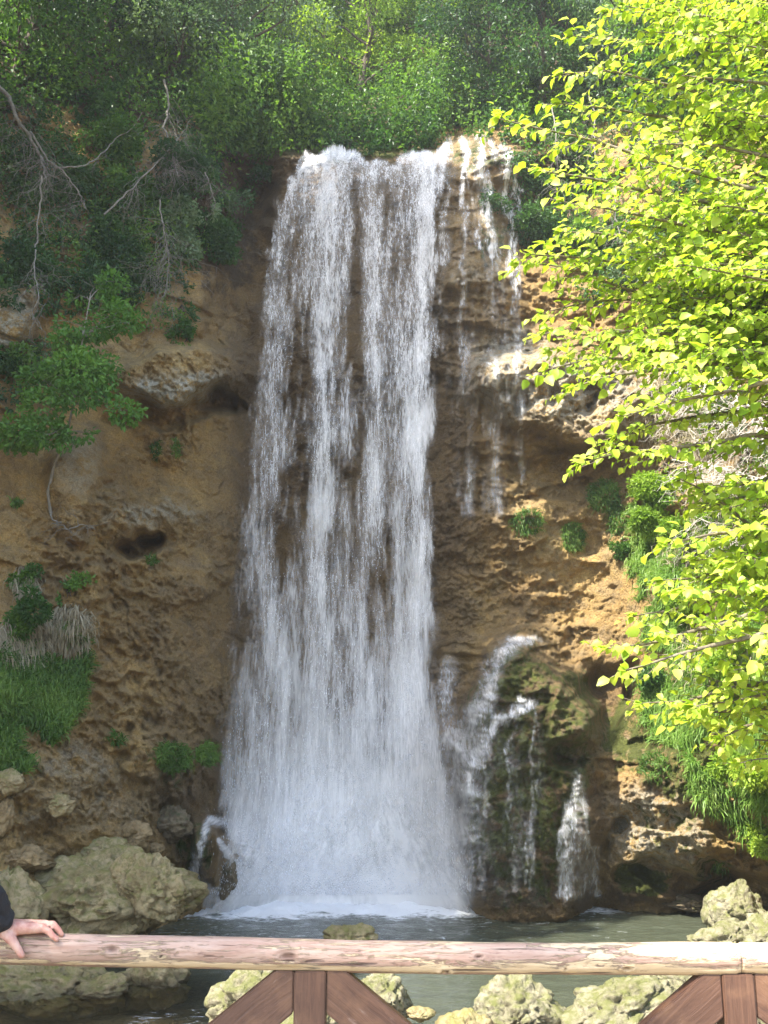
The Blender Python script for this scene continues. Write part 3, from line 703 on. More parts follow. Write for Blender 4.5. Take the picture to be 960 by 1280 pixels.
T = [  # px, py of the foot, height, crown radius, leaves, leaf size, material, label
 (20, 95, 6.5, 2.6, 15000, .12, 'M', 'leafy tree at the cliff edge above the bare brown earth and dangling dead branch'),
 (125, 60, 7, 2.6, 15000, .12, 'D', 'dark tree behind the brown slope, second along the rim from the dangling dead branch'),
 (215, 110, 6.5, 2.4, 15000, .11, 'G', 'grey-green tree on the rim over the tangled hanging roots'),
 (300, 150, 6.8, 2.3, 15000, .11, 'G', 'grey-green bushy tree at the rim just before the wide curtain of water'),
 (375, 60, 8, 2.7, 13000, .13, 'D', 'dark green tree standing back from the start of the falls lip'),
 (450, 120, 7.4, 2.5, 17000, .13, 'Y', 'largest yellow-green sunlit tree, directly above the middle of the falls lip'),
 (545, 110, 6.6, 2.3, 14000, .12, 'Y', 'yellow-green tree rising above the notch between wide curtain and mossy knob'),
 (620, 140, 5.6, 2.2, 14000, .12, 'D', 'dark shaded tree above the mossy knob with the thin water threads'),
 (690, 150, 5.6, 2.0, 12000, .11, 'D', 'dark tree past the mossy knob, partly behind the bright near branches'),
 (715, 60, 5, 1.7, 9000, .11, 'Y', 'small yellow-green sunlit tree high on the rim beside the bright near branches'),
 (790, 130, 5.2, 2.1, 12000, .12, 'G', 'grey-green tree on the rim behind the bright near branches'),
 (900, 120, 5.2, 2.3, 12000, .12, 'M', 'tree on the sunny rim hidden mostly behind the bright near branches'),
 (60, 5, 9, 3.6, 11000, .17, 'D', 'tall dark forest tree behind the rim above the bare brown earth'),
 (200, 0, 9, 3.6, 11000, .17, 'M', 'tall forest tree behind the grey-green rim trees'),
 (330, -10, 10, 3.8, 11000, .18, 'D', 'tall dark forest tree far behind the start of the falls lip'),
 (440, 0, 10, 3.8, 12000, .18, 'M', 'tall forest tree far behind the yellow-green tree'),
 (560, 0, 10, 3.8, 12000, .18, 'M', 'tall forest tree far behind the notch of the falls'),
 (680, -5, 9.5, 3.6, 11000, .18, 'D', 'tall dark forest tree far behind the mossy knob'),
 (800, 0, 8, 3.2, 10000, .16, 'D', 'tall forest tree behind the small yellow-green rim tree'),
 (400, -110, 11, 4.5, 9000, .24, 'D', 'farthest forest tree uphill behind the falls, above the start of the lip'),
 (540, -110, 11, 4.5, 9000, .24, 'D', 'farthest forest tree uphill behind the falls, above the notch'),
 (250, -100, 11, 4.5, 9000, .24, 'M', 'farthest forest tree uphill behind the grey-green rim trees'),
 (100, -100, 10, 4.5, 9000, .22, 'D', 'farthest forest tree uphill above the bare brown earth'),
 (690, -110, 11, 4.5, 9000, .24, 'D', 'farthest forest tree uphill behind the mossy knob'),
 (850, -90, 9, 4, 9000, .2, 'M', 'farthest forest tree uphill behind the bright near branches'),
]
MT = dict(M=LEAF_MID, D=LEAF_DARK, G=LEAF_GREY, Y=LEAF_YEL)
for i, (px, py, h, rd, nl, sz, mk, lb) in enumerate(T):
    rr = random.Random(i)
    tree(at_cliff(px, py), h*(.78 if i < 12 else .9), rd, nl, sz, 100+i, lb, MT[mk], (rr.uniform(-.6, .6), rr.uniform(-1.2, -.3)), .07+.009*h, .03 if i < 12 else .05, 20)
# trees of the gorge rim beyond the frame, whose shade falls over the left side
SHADE = [(-12.6, 14.6, 7.2, 1.6, 3.0, 'tall tree leaning over the pool from the shaded rim'), (-12.3, 12.2, 2.2, .6, 4.4, 'tall tree on the shaded rim behind the one leaning over the pool'), (-15, 12, 1.5, 0, 4.6, 'tall tree third from the pool on the shaded rim'), (-14.8, 6.5, 1.8, .5, 3.7, 'tall tree on the shaded bank halfway to the railing'), (-17.5, 6, 1, 0, 4.6, 'tall tree on the shaded bank farther from the stream'), (-19, 11, 1, 0, 4.6, 'tall tree at the back of the shaded rim'), (-17.5, 1.5, .5, 0, 3.4, 'tall tree on the shaded bank nearest the railing'), (-15.5, -9, .5, 0, 2.6, 'tall slim tree behind the viewer on the shaded side')]

# ------------------------------------------------------------------ shrubs and hanging plants on the rock
def shrub(px, py, rpx, n, size, seed, label, mat=None, flat=.8, hang=0., name='shrub', cat='shrub', group=None, stems=7, off=.25):
    r = np.random.default_rng(seed); Yc = float(cliffY(np.array([px]), np.array([py]))[0])
    sc = Yc*1.03/F; rad = rpx*sc
    root = P(px, py, Yc); c0 = P(px, py-rpx*.1+hang*rpx, Yc-off*rad-.1)
    t = thing(name, label, cat, root, group)
    K = 7; cs = c0+r.normal(size=(K, 3))*rad*np.array([.45, .25, .38]); cs[:, 2] -= hang*rad*.5*np.abs(r.normal(size=K))
    rs = rad*(.3+.3*r.random(K))
    mb = MB()
    for q in range(K):
        pth = wiggle(root, cs[q], 7, .14, r, -.3); mb.add(*tube(pth, np.linspace(.022, .007, 7), 5))
    mb.part('stem', BARK, t)
    V, F_, var = crown_leaves(cs, rs, n, size, r, flat)
    part('foliage', V, F_, mat or LEAF_MID, t, dict(var=var), smooth=False)
    return t
SH = [
 (150, 175, 50, 3500, .10, 'M', 'small green shrub on the bare brown earth below the dark rim tree', .2),
 (90, 215, 36, 2200, .10, 'D', 'dark shrub among shadows above the dangling grey twigs', .3),
 (30, 200, 42, 2600, .10, 'D', 'dark shrub on the earth slope where the dead branch leaves the rim', .2),
 (235, 215, 48, 4200, .10, 'D', 'dark shrub wrapped in the tangle of hanging roots', .3),
 (270, 285, 40, 3600, .09, 'D', 'dark shrub in the hollow beside the top of the wide curtain', .4),
 (225, 262, 44, 3800, .09, 'G', 'pale grey-green shrub hanging over the ochre hollow', .5),
 (285, 245, 28, 1800, .08, 'G', 'small pale sprig of leaves beside the dark hollow', .2),
 (60, 330, 46, 3400, .09, 'D', 'dark shrub above the white tufa patch', .2),
 (130, 300, 50, 3800, .09, 'D', 'dark shrub above the bright green sapling', .3),
 (190, 330, 46, 3800, .09, 'D', 'dark shrub hanging over the ochre wall beside the sapling', .7),
 (225, 385, 30, 2200, .08, 'M', 'narrow trailing shrub over the ochre wall above the pale ledge', .9),
 (10, 330, 34, 2200, .09, 'D', 'dark shrub in the corner above the white tufa patch', .2),
 (20, 450, 36, 2200, .09, 'M', 'green shrub just below the white tufa patch', .3),
 (160, 235, 34, 2200, .09, 'M', 'loose green shrub between the long curved twig and the roots', .2),
 (330, 215, 22, 1500, .08, 'D', 'dark shrub touching the upper corner of the wide curtain', .2),
 (690, 260, 44, 4200, .09, 'D', 'dark green shrub beside the outermost water thread', .4),
 (670, 215, 30, 2400, .09, 'D', 'dark shrub above the outermost water thread', .2),
 (745, 300, 40, 3000, .09, 'M', 'shrub in the hollow behind the lowest bright branches', .3),
 (85, 738, 24, 2600, .075, 'M', 'round green shrub on the earth slope above the dry grass', .1),
 (28, 772, 30, 3200, .08, 'M', 'round green shrub just above the pale dry grass', .1),
 (28, 722, 20, 1200, .07, 'M', 'small bright tuft of leaves on the broken grey rock', .1),
 (825, 640, 34, 4200, .075, 'S', 'bright sunlit shrub on the top of the grassy bank', .2),
 (885, 650, 40, 4200, .08, 'S', 'sunlit leafy shrub under the pale bramble tangle', .2),
 (870, 745, 26, 2600, .075, 'S', 'low sunlit shrub beside the brown boulder on the bank', .2),
 (930, 830, 40, 4200, .08, 'S', 'sunlit shrub low on the grassy bank behind the near branches', .2),
 (820, 850, 22, 2200, .07, 'M', 'green shrub in the gap under the lowest near branch', .3),
 (945, 940, 40, 4200, .08, 'S', 'bright shrub in the grass above the mossy rock', .3),
 (950, 1035, 28, 3000, .07, 'S', 'bright shrub at the foot of the grassy bank above the pale boulder', .3),
 (790, 325, 40, 3000, .09, 'G', 'grey-green shrub growing from the wall behind the bright near branches', .3),
 (830, 580, 40, 3600, .08, 'S', 'sunlit shrub at the head of the bank below the stubs of rock', .3),
 (775, 680, 16, 1200, .06, 'M', 'little shrub where the grass meets the ochre wall', .4),
 (612, 235, 20, 1200, .06, 'D', 'fern-like tuft growing among the thin water threads', .6),
]
MT['S'] = LEAF_YEL
for i, (px, py, rp, n, sz, mk, lb, hg) in enumerate(SH):
    shrub(px, py, rp, n, sz, 300+i, lb, MT[mk], hang=hg, group='shrubs growing on the cliff')

def ground_cover(name, regions, n, size, seed, label, mat, lift=.5, thr=-.1):
    r = np.random.default_rng(seed); reg = np.array([a[:4] for a in regions], float)
    w = reg[:, 2]*reg[:, 3]*np.array([a[4] if len(a) > 4 else 1. for a in regions]); k_ = r.choice(len(reg), n, p=w/w.sum())
    a = r.random(n)*2*math.pi; q = np.sqrt(r.random(n)); px = reg[k_, 0]+reg[k_, 2]*q*np.cos(a); py = reg[k_, 1]+reg[k_, 3]*q*np.sin(a)
    py = np.clip(py, -255, 600); c = onclf(px, py); g = fbm(c*.8, 4, 700+seed); kk = (g > thr) & ~((px > 345) & (px < 570) & (py > 195+3*np.sin(px/9.))); px, py, c, g = px[kk], py[kk], c[kk], g[kk]
    N_ = nrm_at(px, py); h = np.clip(g-thr, 0, .8)[:, None]*lift*r.random((len(c), 1))*2.2
    c = c+N_*h*.6+np.array([0, 0, 1])*h+np.array([0, -.12, 0])
    D_ = norm(N_*.5+r.normal(size=c.shape)*.7+np.array([0, 0, -.5])); U = norm(np.array([0, -.35, .8])+r.normal(size=c.shape)*.5)
    L = size*(.6+.8*r.random(len(c)))
    V, F_, var = leaves(c, D_, U, L, L*.62, r, var=np.clip(.42+g*1.1+.16*r.normal(size=len(c)), 0, 1))
    return part(name, V, F_, mat, None, dict(var=var), smooth=False, kind='stuff', label=label, category='undergrowth')
ground_cover('undergrowth', [(100, 60, 240, 90), (330, 80, 180, 90), (600, 90, 200, 90), (850, 60, 200, 110), (450, 150, 130, 34, 2), (330, 165, 60, 30, 2), (640, 160, 70, 22, 2), (240, 130, 110, 60), (680, 170, 60, 40), (450, -60, 600, 120, .5)], 70000, .13, 1, 'mixed leafy undergrowth covering the forest floor above the cliff', LEAF_MID, .7, -.2)
ground_cover('undergrowth', [(360, 178, 40, 16), (450, 182, 95, 15), (535, 168, 30, 20), (330, 190, 26, 14, 2), (610, 150, 60, 14), (300, 175, 50, 30)], 26000, .12, 4, 'fresh green leaves crowding right behind the lip of the falls', LEAF_MID, 1.0, -.5)
ground_cover('undergrowth', [(60, 180, 110, 90), (180, 200, 110, 100), (270, 230, 50, 90), (70, 330, 110, 70), (180, 320, 80, 70), (690, 230, 60, 80), (760, 260, 70, 130), (900, 350, 90, 200), (20, 480, 60, 40, .5)], 60000, .10, 2, 'dark creepers and leaves scattered over the shaded upper wall', LEAF_DARK, .45, -.05)
ground_cover('undergrowth', [(60, 200, 110, 90), (200, 240, 90, 110), (90, 340, 110, 60), (180, 370, 60, 50), (700, 240, 60, 80), (820, 200, 110, 150), (930, 560, 60, 50)], 22000, .09, 3, 'paler green creepers trailing over the upper wall', LEAF_MID, .6, .1)

# sapling on the left of the cliff
r = np.random.default_rng(11)
def sapling():
    Y0 = float(cliffY(np.array([62.]), np.array([640.]))[0])
    pts = [(64, 645, 0), (60, 615, -.15), (68, 580, -.4), (83, 545, -.7), (92, 505, -.9), (96, 465, -1.0), (104, 420, -1.1), (112, 375, -1.15)]
    pt = np.array([P(a, b, Y0+c) for a, b, c in pts])
    t = thing('sapling', 'slender sapling with bright green leaves rooted on the ochre ledge', 'tree', pt[0])
    mb = MB(); mb.add(*tube(pt, np.linspace(.034, .012, len(pt)), 8))
    cs, rs = [], []
    for (x, y, rr, dy) in [(60, 470, 34, 0), (90, 455, 34, -.3), (120, 465, 36, .1), (150, 508, 20, -.2), (55, 500, 30, -.1), (30, 545, 30, .1), (60, 545, 26, -.3), (15, 560, 20, 0), (125, 505, 24, 0), (90, 500, 28, -.4),
                           (105, 415, 28, -.1), (130, 400, 26, .2), (100, 370, 22, 0), (130, 372, 22, .3), (160, 410, 16, 0), (148, 390, 20, .1), (112, 355, 14, 0), (145, 362, 16, .1), (75, 430, 18, 0), (95, 528, 22, 0)]:
        c = P(x+r.normal()*7, y+r.normal()*7, Y0-1.0+dy); cs.append(c); rs.append(rr*.0165)
        j = int(np.argmin(np.linalg.norm(pt-c-np.array([0, 0, -.3]), axis=1))); j = max(3, j)
        mb.add(*tube(wiggle(pt[j], c, 7, .1, r, -.2), np.linspace(.014, .004, 7), 4))
        for _ in range(4):
            mb.add(*tube(wiggle(c, c+norm(r.normal(size=3))*rs[-1], 4, .1, r), np.linspace(.005, .002, 4), 3))
    mb.part('trunk', BARK_PALE, t)
    V, F_, var = crown_leaves(np.array(cs), np.array(rs), 9000, .10, r, .62, .8)
    part('crown', V, F_, mat_leaf('leaf_sapling', (.06, .15, .025), (.11, .24, .04), (.17, .32, .06), .4), t, dict(var=var), smooth=False)
sapling()

# dead branches and hanging roots
def twigs(name, label, main, rad, n_sub, sub_len, seed, off=-.35, hang=.7, group=None, cat='branch', sub_r=.006, spread=.6, mat=None):
    r = np.random.default_rng(seed)
    px = np.array([m[0] for m in main], float); py = np.array([m[1] for m in main], float)
    Yc = cliffY(px, py, Gs); Yc = np.minimum(Yc, Yc.mean()+.3)+off
    pt = P(px, py, Yc)
    tt = np.linspace(0, len(pt)-1, len(pt)*5)
    pt = np.stack([np.interp(tt, np.arange(len(pt)), pt[:, k_]) for k_ in range(3)], 1); pt[1:-1] += r.normal(size=(len(pt)-2, 3))*.015
    t = thing(name, label, cat, pt[0], group)
    mb = MB(); mb.add(*tube(pt, np.linspace(rad, rad*.4, len(pt)), 7)); mb.part('stem', mat or BARK_PALE, t)
    mb = MB()
    for q in range(n_sub):
        a = pt[int(len(pt)*(.25+.75*r.random()))-1]
        L = sub_len*(.4+.9*r.random())
        d = norm(np.array([r.normal()*spread, -.15+r.normal()*.25, -hang+r.normal()*.3]))
        e = a+d*L; path = wiggle(a, e, 9, .18, r)
        mb.add(*tube(path, np.linspace(sub_r, sub_r*.3, 9), 4))
        for _ in range(4):
            s0 = path[int(r.integers(2, 8))]; e2 = s0+norm(np.array([r.normal()*.8, r.normal()*.4, -hang*.8+r.normal()*.5]))*L*.35
            mb.add(*tube(wiggle(s0, e2, 5, .2, r), np.linspace(sub_r*.55, sub_r*.2, 5), 3))
    mb.part('twigs', mat or BARK_PALE, t, kind='stuff')
    return t
DB = 'dead branches hanging on the cliff'
twigs('dead_branch', 'pale bare branch arching down from the rim with a brush of grey twigs', [(-10, 100), (10, 120), (22, 150), (38, 170), (52, 200), (58, 225)], .05, 46, 1.5, 41, off=-.95, group=DB)
twigs('dead_branch', 'bare thin branch bending from the grey brush towards the brown hollow', [(38, 165), (60, 200), (80, 215), (98, 240), (108, 262)], .025, 22, 1.0, 42, off=-.95, group=DB)
twigs('dead_branch', 'bare vertical twig cluster hanging in front of the shaded leaves', [(52, 220), (50, 260), (46, 300), (42, 330), (48, 370), (40, 400)], .02, 26, .9, 43, off=-.95, group=DB)
twigs('dead_branch', 'long curved bare twig crossing the bare brown earth', [(68, 210), (105, 208), (125, 195), (145, 172), (165, 162), (178, 140)], .018, 6, .4, 44, off=-.95, group=DB)
twigs('dead_branch', 'tangle of bare grey roots hanging from the rim under the grey-green tree', [(205, 100), (212, 130), (205, 160), (215, 190), (222, 220)], .03, 60, 1.4, 45, off=-.95, group=DB)
twigs('dead_branch', 'slanting bare branch in the shrubs beside the wide curtain', [(130, 268), (165, 235), (200, 200), (225, 170), (238, 150)], .02, 30, 1.1, 46, off=-.95, group=DB)
twigs('dead_branch', 'bare hanging roots trailing down the ochre wall', [(200, 250), (205, 290), (212, 330), (206, 370)], .018, 46, 1.3, 47, off=-.95, group=DB)
twigs('dead_branch', 'short crooked bare twig near the top corner of the wide curtain', [(256, 215), (262, 232), (268, 250), (266, 268)], .016, 10, .5, 48, off=-.95, group=DB)
twigs('dead_branch', 'bare trailing stems below the sapling trunk', [(62, 640), (70, 655), (85, 662), (105, 655), (118, 662)], .014, 12, .45, 49, group=DB, hang=.3)
for k_, (m_, lb) in enumerate([([(690, 130), (694, 165), (697, 200), (694, 240)], 'thin bare stem hanging behind the mossy knob'), ([(736, 120), (744, 150), (742, 180), (748, 210)], 'thin bare stems in the hollow between rim and near branches'),
                               ([(770, 230), (768, 262), (776, 300)], 'bare thin roots hanging behind the near branches')]):
    twigs('dead_branch', lb, m_, .018, 18, 1., 60+k_, off=-.95, group=DB)
SUNNY_TWIG = mat_bark('twig_bleached', (.36, .32, .25), (.58, .54, .46))
BR = 'bleached brambles on the sunny bank'
twigs('bramble', 'thick mop of bleached bramble stems hanging off the sunny wall', [(815, 455), (840, 462), (865, 455), (890, 470), (910, 462)], .02, 95, 1.3, 70, off=-.5, hang=.9, group=BR, cat='bramble', sub_r=.009, mat=SUNNY_TWIG)
twigs('bramble', 'sprawling bleached bramble stems behind the middle near branches', [(900, 470), (925, 500), (950, 520), (970, 560)], .02, 80, 1.3, 71, off=-.5, hang=.5, group=BR, cat='bramble', sub_r=.008, spread=1.1, mat=SUNNY_TWIG)
twigs('bramble', 'bleached bramble stems at the upper edge of the grassy bank', [(840, 575), (880, 580), (920, 590), (960, 600)], .015, 70, 1.0, 72, off=-.5, hang=.4, group=BR, cat='bramble', sub_r=.007, spread=1.1, mat=SUNNY_TWIG)
twigs('bramble', 'bleached bramble stems over the bank behind the lower near branches', [(860, 640), (900, 660), (940, 680)], .015, 46, .9, 73, off=-.4, hang=.5, group=BR, cat='bramble', sub_r=.006, spread=1., mat=SUNNY_TWIG)
twigs('bramble', 'thin pale stems high in the hollow behind the upper near branches', [(790, 120), (810, 150), (800, 190)], .015, 40, 1.2, 74, off=-.4, hang=.9, group=BR, cat='bramble', sub_r=.006, mat=SUNNY_TWIG)

# ------------------------------------------------------------------ grass
def grass(regions, n, length, mat, seed, label, hang=.5, name='grass', width=.012, kind='stuff'):
    r = np.random.default_rng(seed); px, py = [], []
    w = np.array([a[2]*a[3]*(a[4] if len(a) > 4 else 1) for a in regions], float); k_ = r.choice(len(regions), n, p=w/w.sum())
    reg = np.array([a[:4] for a in regions], float)[k_]
    a = r.random(n)*2*math.pi; q = np.sqrt(r.random(n))
    px = reg[:, 0]+reg[:, 2]*q*np.cos(a); py = reg[:, 1]+reg[:, 3]*q*np.sin(a)
    c = onclf(px, py, -.01); g = fbm(c*1.1, 3, 500+seed); kk = (g > -.22) if kind else (g > -9); px, py, c = px[kk], py[kk], c[kk]; n = len(c)
    N_ = nrm_at(px, py)
    L = length*(.45+r.random(n))[:, None]
    up = np.array([0, 0, 1.])
    d0 = norm(N_*.55+up*.65+r.normal(size=(n, 3))*.35)
    p1 = c+d0*L*.4; p2 = p1+norm(d0+np.array([0, 0, -hang])+N_*.15)*L*.35; p3 = p2+norm(d0*.5+np.array([0, -.05, -hang*2.2])+r.normal(size=(n, 3))*.2)*L*.32
    s = norm(np.cross(d0, r.normal(size=(n, 3))))*width*(.6+.8*r.random(n))[:, None]
    V = np.stack([c-s, c+s, p1-s*.9, p1+s*.9, p2-s*.6, p2+s*.6, p3], 1).reshape(-1, 3)
    i = np.arange(n)[:, None]*7
    F_ = [np.concatenate([i+np.array([0, 1, 3, 2]), i+np.array([2, 3, 5, 4])]), i+np.array([4, 5, 6])]
    var = np.clip(.5+.35*g[kk]*1.6+.35*r.normal(size=n)*.6, 0, 1)
    o = part(name, V, F_, mat, None, dict(var=np.repeat(var, 7)), smooth=False, label=label, category='grass')
    if kind: o['kind'] = kind
    return o
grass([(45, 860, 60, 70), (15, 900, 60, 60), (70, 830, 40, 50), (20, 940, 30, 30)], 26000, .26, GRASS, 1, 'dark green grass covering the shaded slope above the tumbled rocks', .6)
grass([(40, 800, 55, 18), (85, 790, 26, 30), (20, 820, 30, 16), (30, 735, 14, 22)], 4200, .34, STRAW, 2, 'pale dry grass hanging over the shaded green slope', 1.5)
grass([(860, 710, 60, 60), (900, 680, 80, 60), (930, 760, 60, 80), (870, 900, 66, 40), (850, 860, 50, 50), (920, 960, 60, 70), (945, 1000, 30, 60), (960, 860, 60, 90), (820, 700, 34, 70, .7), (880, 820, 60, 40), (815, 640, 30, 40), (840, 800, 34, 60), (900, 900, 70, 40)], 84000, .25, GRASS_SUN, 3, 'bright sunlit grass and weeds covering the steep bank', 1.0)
grass([(900, 690, 70, 40), (930, 640, 60, 30), (900, 820, 60, 40), (870, 520, 60, 60)], 7000, .36, STRAW, 4, 'dry straw stems mixed into the sunlit bank', 1.0)
GT = 'grass tufts hanging on the ochre wall'
for k_, (x, y, a, b, n, lb) in enumerate([(755, 622, 20, 20, 900, 'dark green grass tuft at the edge of the ochre wall below the big overhang'), (660, 655, 18, 16, 500, 'thin grass tuft on the ochre wall in line with the last water thread'), (716, 672, 14, 20, 600, 'long narrow grass tuft hanging between two others on the ochre wall'),
                                  (195, 565, 6, 12, 160, 'tiny grass tuft under the pale ledge, the farther from the falls'), (220, 562, 6, 12, 160, 'tiny grass tuft under the pale ledge, the nearer to the falls'), (190, 702, 8, 6, 120, 'tiny grass tuft at the mouth of the small cave'), (215, 950, 22, 18, 900, 'dark mossy grass tuft on the damp rocks beside the falls foot'), (258, 945, 14, 14, 500, 'small green tuft touching the edge of the falls foot'),
                                  (772, 650, 12, 20, 400, 'grass tuft beside the bright bank on the ochre wall'), (900, 1085, 8, 8, 160, 'bright little tuft growing in the dark recess above the pale boulder'), (25, 958, 22, 8, 300, 'small grass patch between the tumbled rocks and the green slope'), (20, 630, 8, 6, 120, 'tiny plant on the ochre slope beside the sapling foot'), (145, 925, 10, 8, 160, 'small tuft on the bare slope beside the green grass'), (820, 960, 20, 20, 300, 'grass tuft on top of the mossy rock')]):
    o = grass([(x, y, a, b)], n, .2 if n > 300 else .14, GRASS, 20+k_, lb, .9, 'grass_tuft', .010, None); o['group'] = GT

# ------------------------------------------------------------------ boulders
def ico(sub):
    import bmesh
    bm = bmesh.new(); bmesh.ops.create_icosphere(bm, subdivisions=sub, radius=1)
    V = np.array([v.co[:] for v in bm.verts]); F_ = np.array([[v.index for v in f_.verts] for f_ in bm.faces]); bm.free()
    return V, F_
ICO = {}
def boulder(px, py, wpx, hpx, Y, mat, seed, label, dep=1., rough=1., sub=5, rot=0, group='rocks around the pool', box=.5, name='boulder'):
    if sub not in ICO: ICO[sub] = ico(sub)
    if Y is None: Y = float(cliffY(np.array([px]), np.array([py+hpx*.5]), Gs)[0]); Y -= .25*wpx*Y/F
    V, F_ = ICO[sub]; V = V.copy()
    sc = Y*1.05/F; w, h = wpx*sc, hpx*sc; d = w*dep
    q = np.abs(V)**(1+box*.9); V = np.sign(V)*q; V /= (np.linalg.norm(V, axis=1)**.55)[:, None]
    o = np.array([seed*3.7, seed*1.3, seed*2.1])
    S = V*np.array([w, d, h]); m = (w*h*d)**(1/3)
    nn = norm(V)
    Vn = V*(1+(.34*fbm(V*1.0+o, 3, seed, .55)*rough+.075*ridged(V*1.7+o, 3, seed+9, .5)*rough-.05)[:, None])
    fc = np.stack([perlin(V*1.3+o*1.7, seed+q) for q in (71, 72, 73)], -1); Vn = Vn*(1-.13*sstep(.0, .12, np.abs(fc).min(-1)-.03)[:, None]*0-.09*np.exp(-(fc[:, :1]/.05)**2)-.07*np.exp(-(fc[:, 1:2]/.04)**2))
    # pits and ledges
    Vn = Vn*(1-.13*rough*sstep(.22, .5, fbm(V*3.4+o*2, 4, seed+31, .6))[:, None])
    S = Vn*np.array([w, d, h])+nn*((.026*m*fbm(V*6+o, 4, seed+50, .65)-.020*m*np.abs(fbm(V*15+o, 3, seed+60, .7)))*(.35+1.1*sstep(-.1, .35, fbm(V*1.4+o, 2, seed+66))))[:, None]
    c, s = math.cos(R(rot)), math.sin(R(rot))
    S = np.stack([S[:, 0]*c+S[:, 2]*s, S[:, 1], -S[:, 0]*s+S[:, 2]*c], 1)
    S = S+P(px, py, Y)
    return part(name, S, F_, mat, None, None, label=label, category='rock', group=group)
BL = [  # px, py, half width, half height, Y, mat, seed, label, sub, rot, depth
 (122, 1126, 98, 56, 15.6, B_TAN, 3, 'largest tan boulder, lumpy with a mossy end, standing in the pool behind the hand', 6, -3, .8),
 (186, 1114, 42, 40, 15.0, B_TAN, 8, 'craggy mossy lump leaning against the mossy end of the largest boulder', 6, 10, .8),
 (60, 1232, 90, 34, 13.6, B_TAN, 12, 'flat ribbed grey rock low in the stream under the hand', 6, 8, .7),
 (195, 1228, 42, 28, 13.8, B_TAN, 17, 'rounded rock at the waterline below the largest boulder', 5, 0, .9),
 (128, 1238, 30, 15, 13.2, B_TAN, 21, 'small flat rock in the shallows between two bigger ones', 5, 0, 1),
 (6, 1142, 44, 52, 14.6, B_TAN, 25, 'grey-green rock half hidden behind the black sleeve', 5, 0, 1),
 (168, 1044, 20, 17, None, B_BROWN, 29, 'round ochre boulder perched right above the largest boulder', 5, 0, 1),
 (12, 978, 18, 14, None, B_TAN, 37, 'grey boulder at the top of the tumbled heap under the grass', 5, 0, 1),
 (3, 1022, 14, 22, None, B_BROWN, 45, 'upright rounded rock at the outer side of the tumbled heap', 5, 0, 1),
 (72, 1006, 18, 13, None, B_TAN, 49, 'olive boulder in the middle of the tumbled heap', 5, 0, 1),
 (34, 1074, 28, 14, None, B_BROWN, 53, 'low brown boulder just above the sleeve', 5, 10, 1),
 (130, 1066, 40, 18, None, B_TAN, 57, 'pale flat stone wedged behind the largest boulder', 5, 0, 1),
 (195, 1062, 10, 8, None, B_BROWN, 61, 'small reddish stone beside the round ochre boulder', 4, 0, 1),
 (215, 1030, 22, 22, None, B_DARK, 65, 'dark damp rock between the ochre boulder and the falls', 5, 0, 1),
 (280, 1094, 15, 22, None, B_DARK, 69, 'dark wet rock with white water running around it at the falls foot', 5, 0, .8),
 (436, 1172, 30, 15, 15.4, B_TAN, 73, 'small craggy rock rising from the middle of the pool just above the rail', 5, 0, 1),
 (625, 1122, 16, 8, 19.6, B_DARK, 77, 'small dark rock at the edge of the foam', 4, 0, 1),
 (320, 1250, 52, 38, 10.9, B_PALE, 81, 'mossy rock behind the sloping board next to the middle post', 6, -25, .9),
 (405, 1290, 60, 50, 10.2, B_PALE, 85, 'rough mossy rock right behind the middle post', 6, 0, .9),
 (480, 1252, 34, 28, 11.4, B_PALE, 89, 'yellowish rock over the sloping board, pool side of the middle post', 6, 25, .9),
 (525, 1267, 14, 8, 11.2, B_TAN, 93, 'small wet stone beside the yellowish rock', 4, 0, 1),
 (645, 1268, 50, 44, 10.9, B_PALE, 97, 'pointed pale mossy rock standing alone between the two posts', 6, 0, .8),
 (775, 1262, 74, 36, 10.8, B_PALE, 101, 'long pale sunlit rock reaching under the rail', 6, -14, .8),
 (850, 1240, 46, 28, 11.3, B_PALE, 105, 'sunlit rock under the rail beside the boards of the second post', 6, -10, .8),
 (925, 1140, 34, 36, 16.6, B_PALE, 109, 'upright pale boulder with a white top at the end of the pool', 6, 8, .9),
 (905, 1180, 40, 22, 15.3, B_PALE, 113, 'low mossy sunlit rock under the upright pale boulder', 6, -8, .9),
 (968, 1172, 44, 26, 15.2, B_PALE, 117, 'bright sunlit rock beside the upright pale boulder at the rail', 6, -16, .9),
 (858, 1128, 30, 8, 19.3, B_DARK, 121, 'flat wet ledge stone under the mossy rock at the waterline', 5, 0, 1),
 (980, 1260, 70, 60, 11.0, B_PALE, 125, 'sunlit rock behind the outer board of the second post', 5, 0, 1),
 (578, 1292, 36, 22, 9.8, B_TAN, 129, 'low wet stone near the bank between the posts', 5, 0, 1),
]
for (px, py, w, h, Y, m, sd, lb, sub, rot, dp) in BL:
    boulder(px, py, w, h, Y, m, sd, lb, dp, 1., sub, rot)

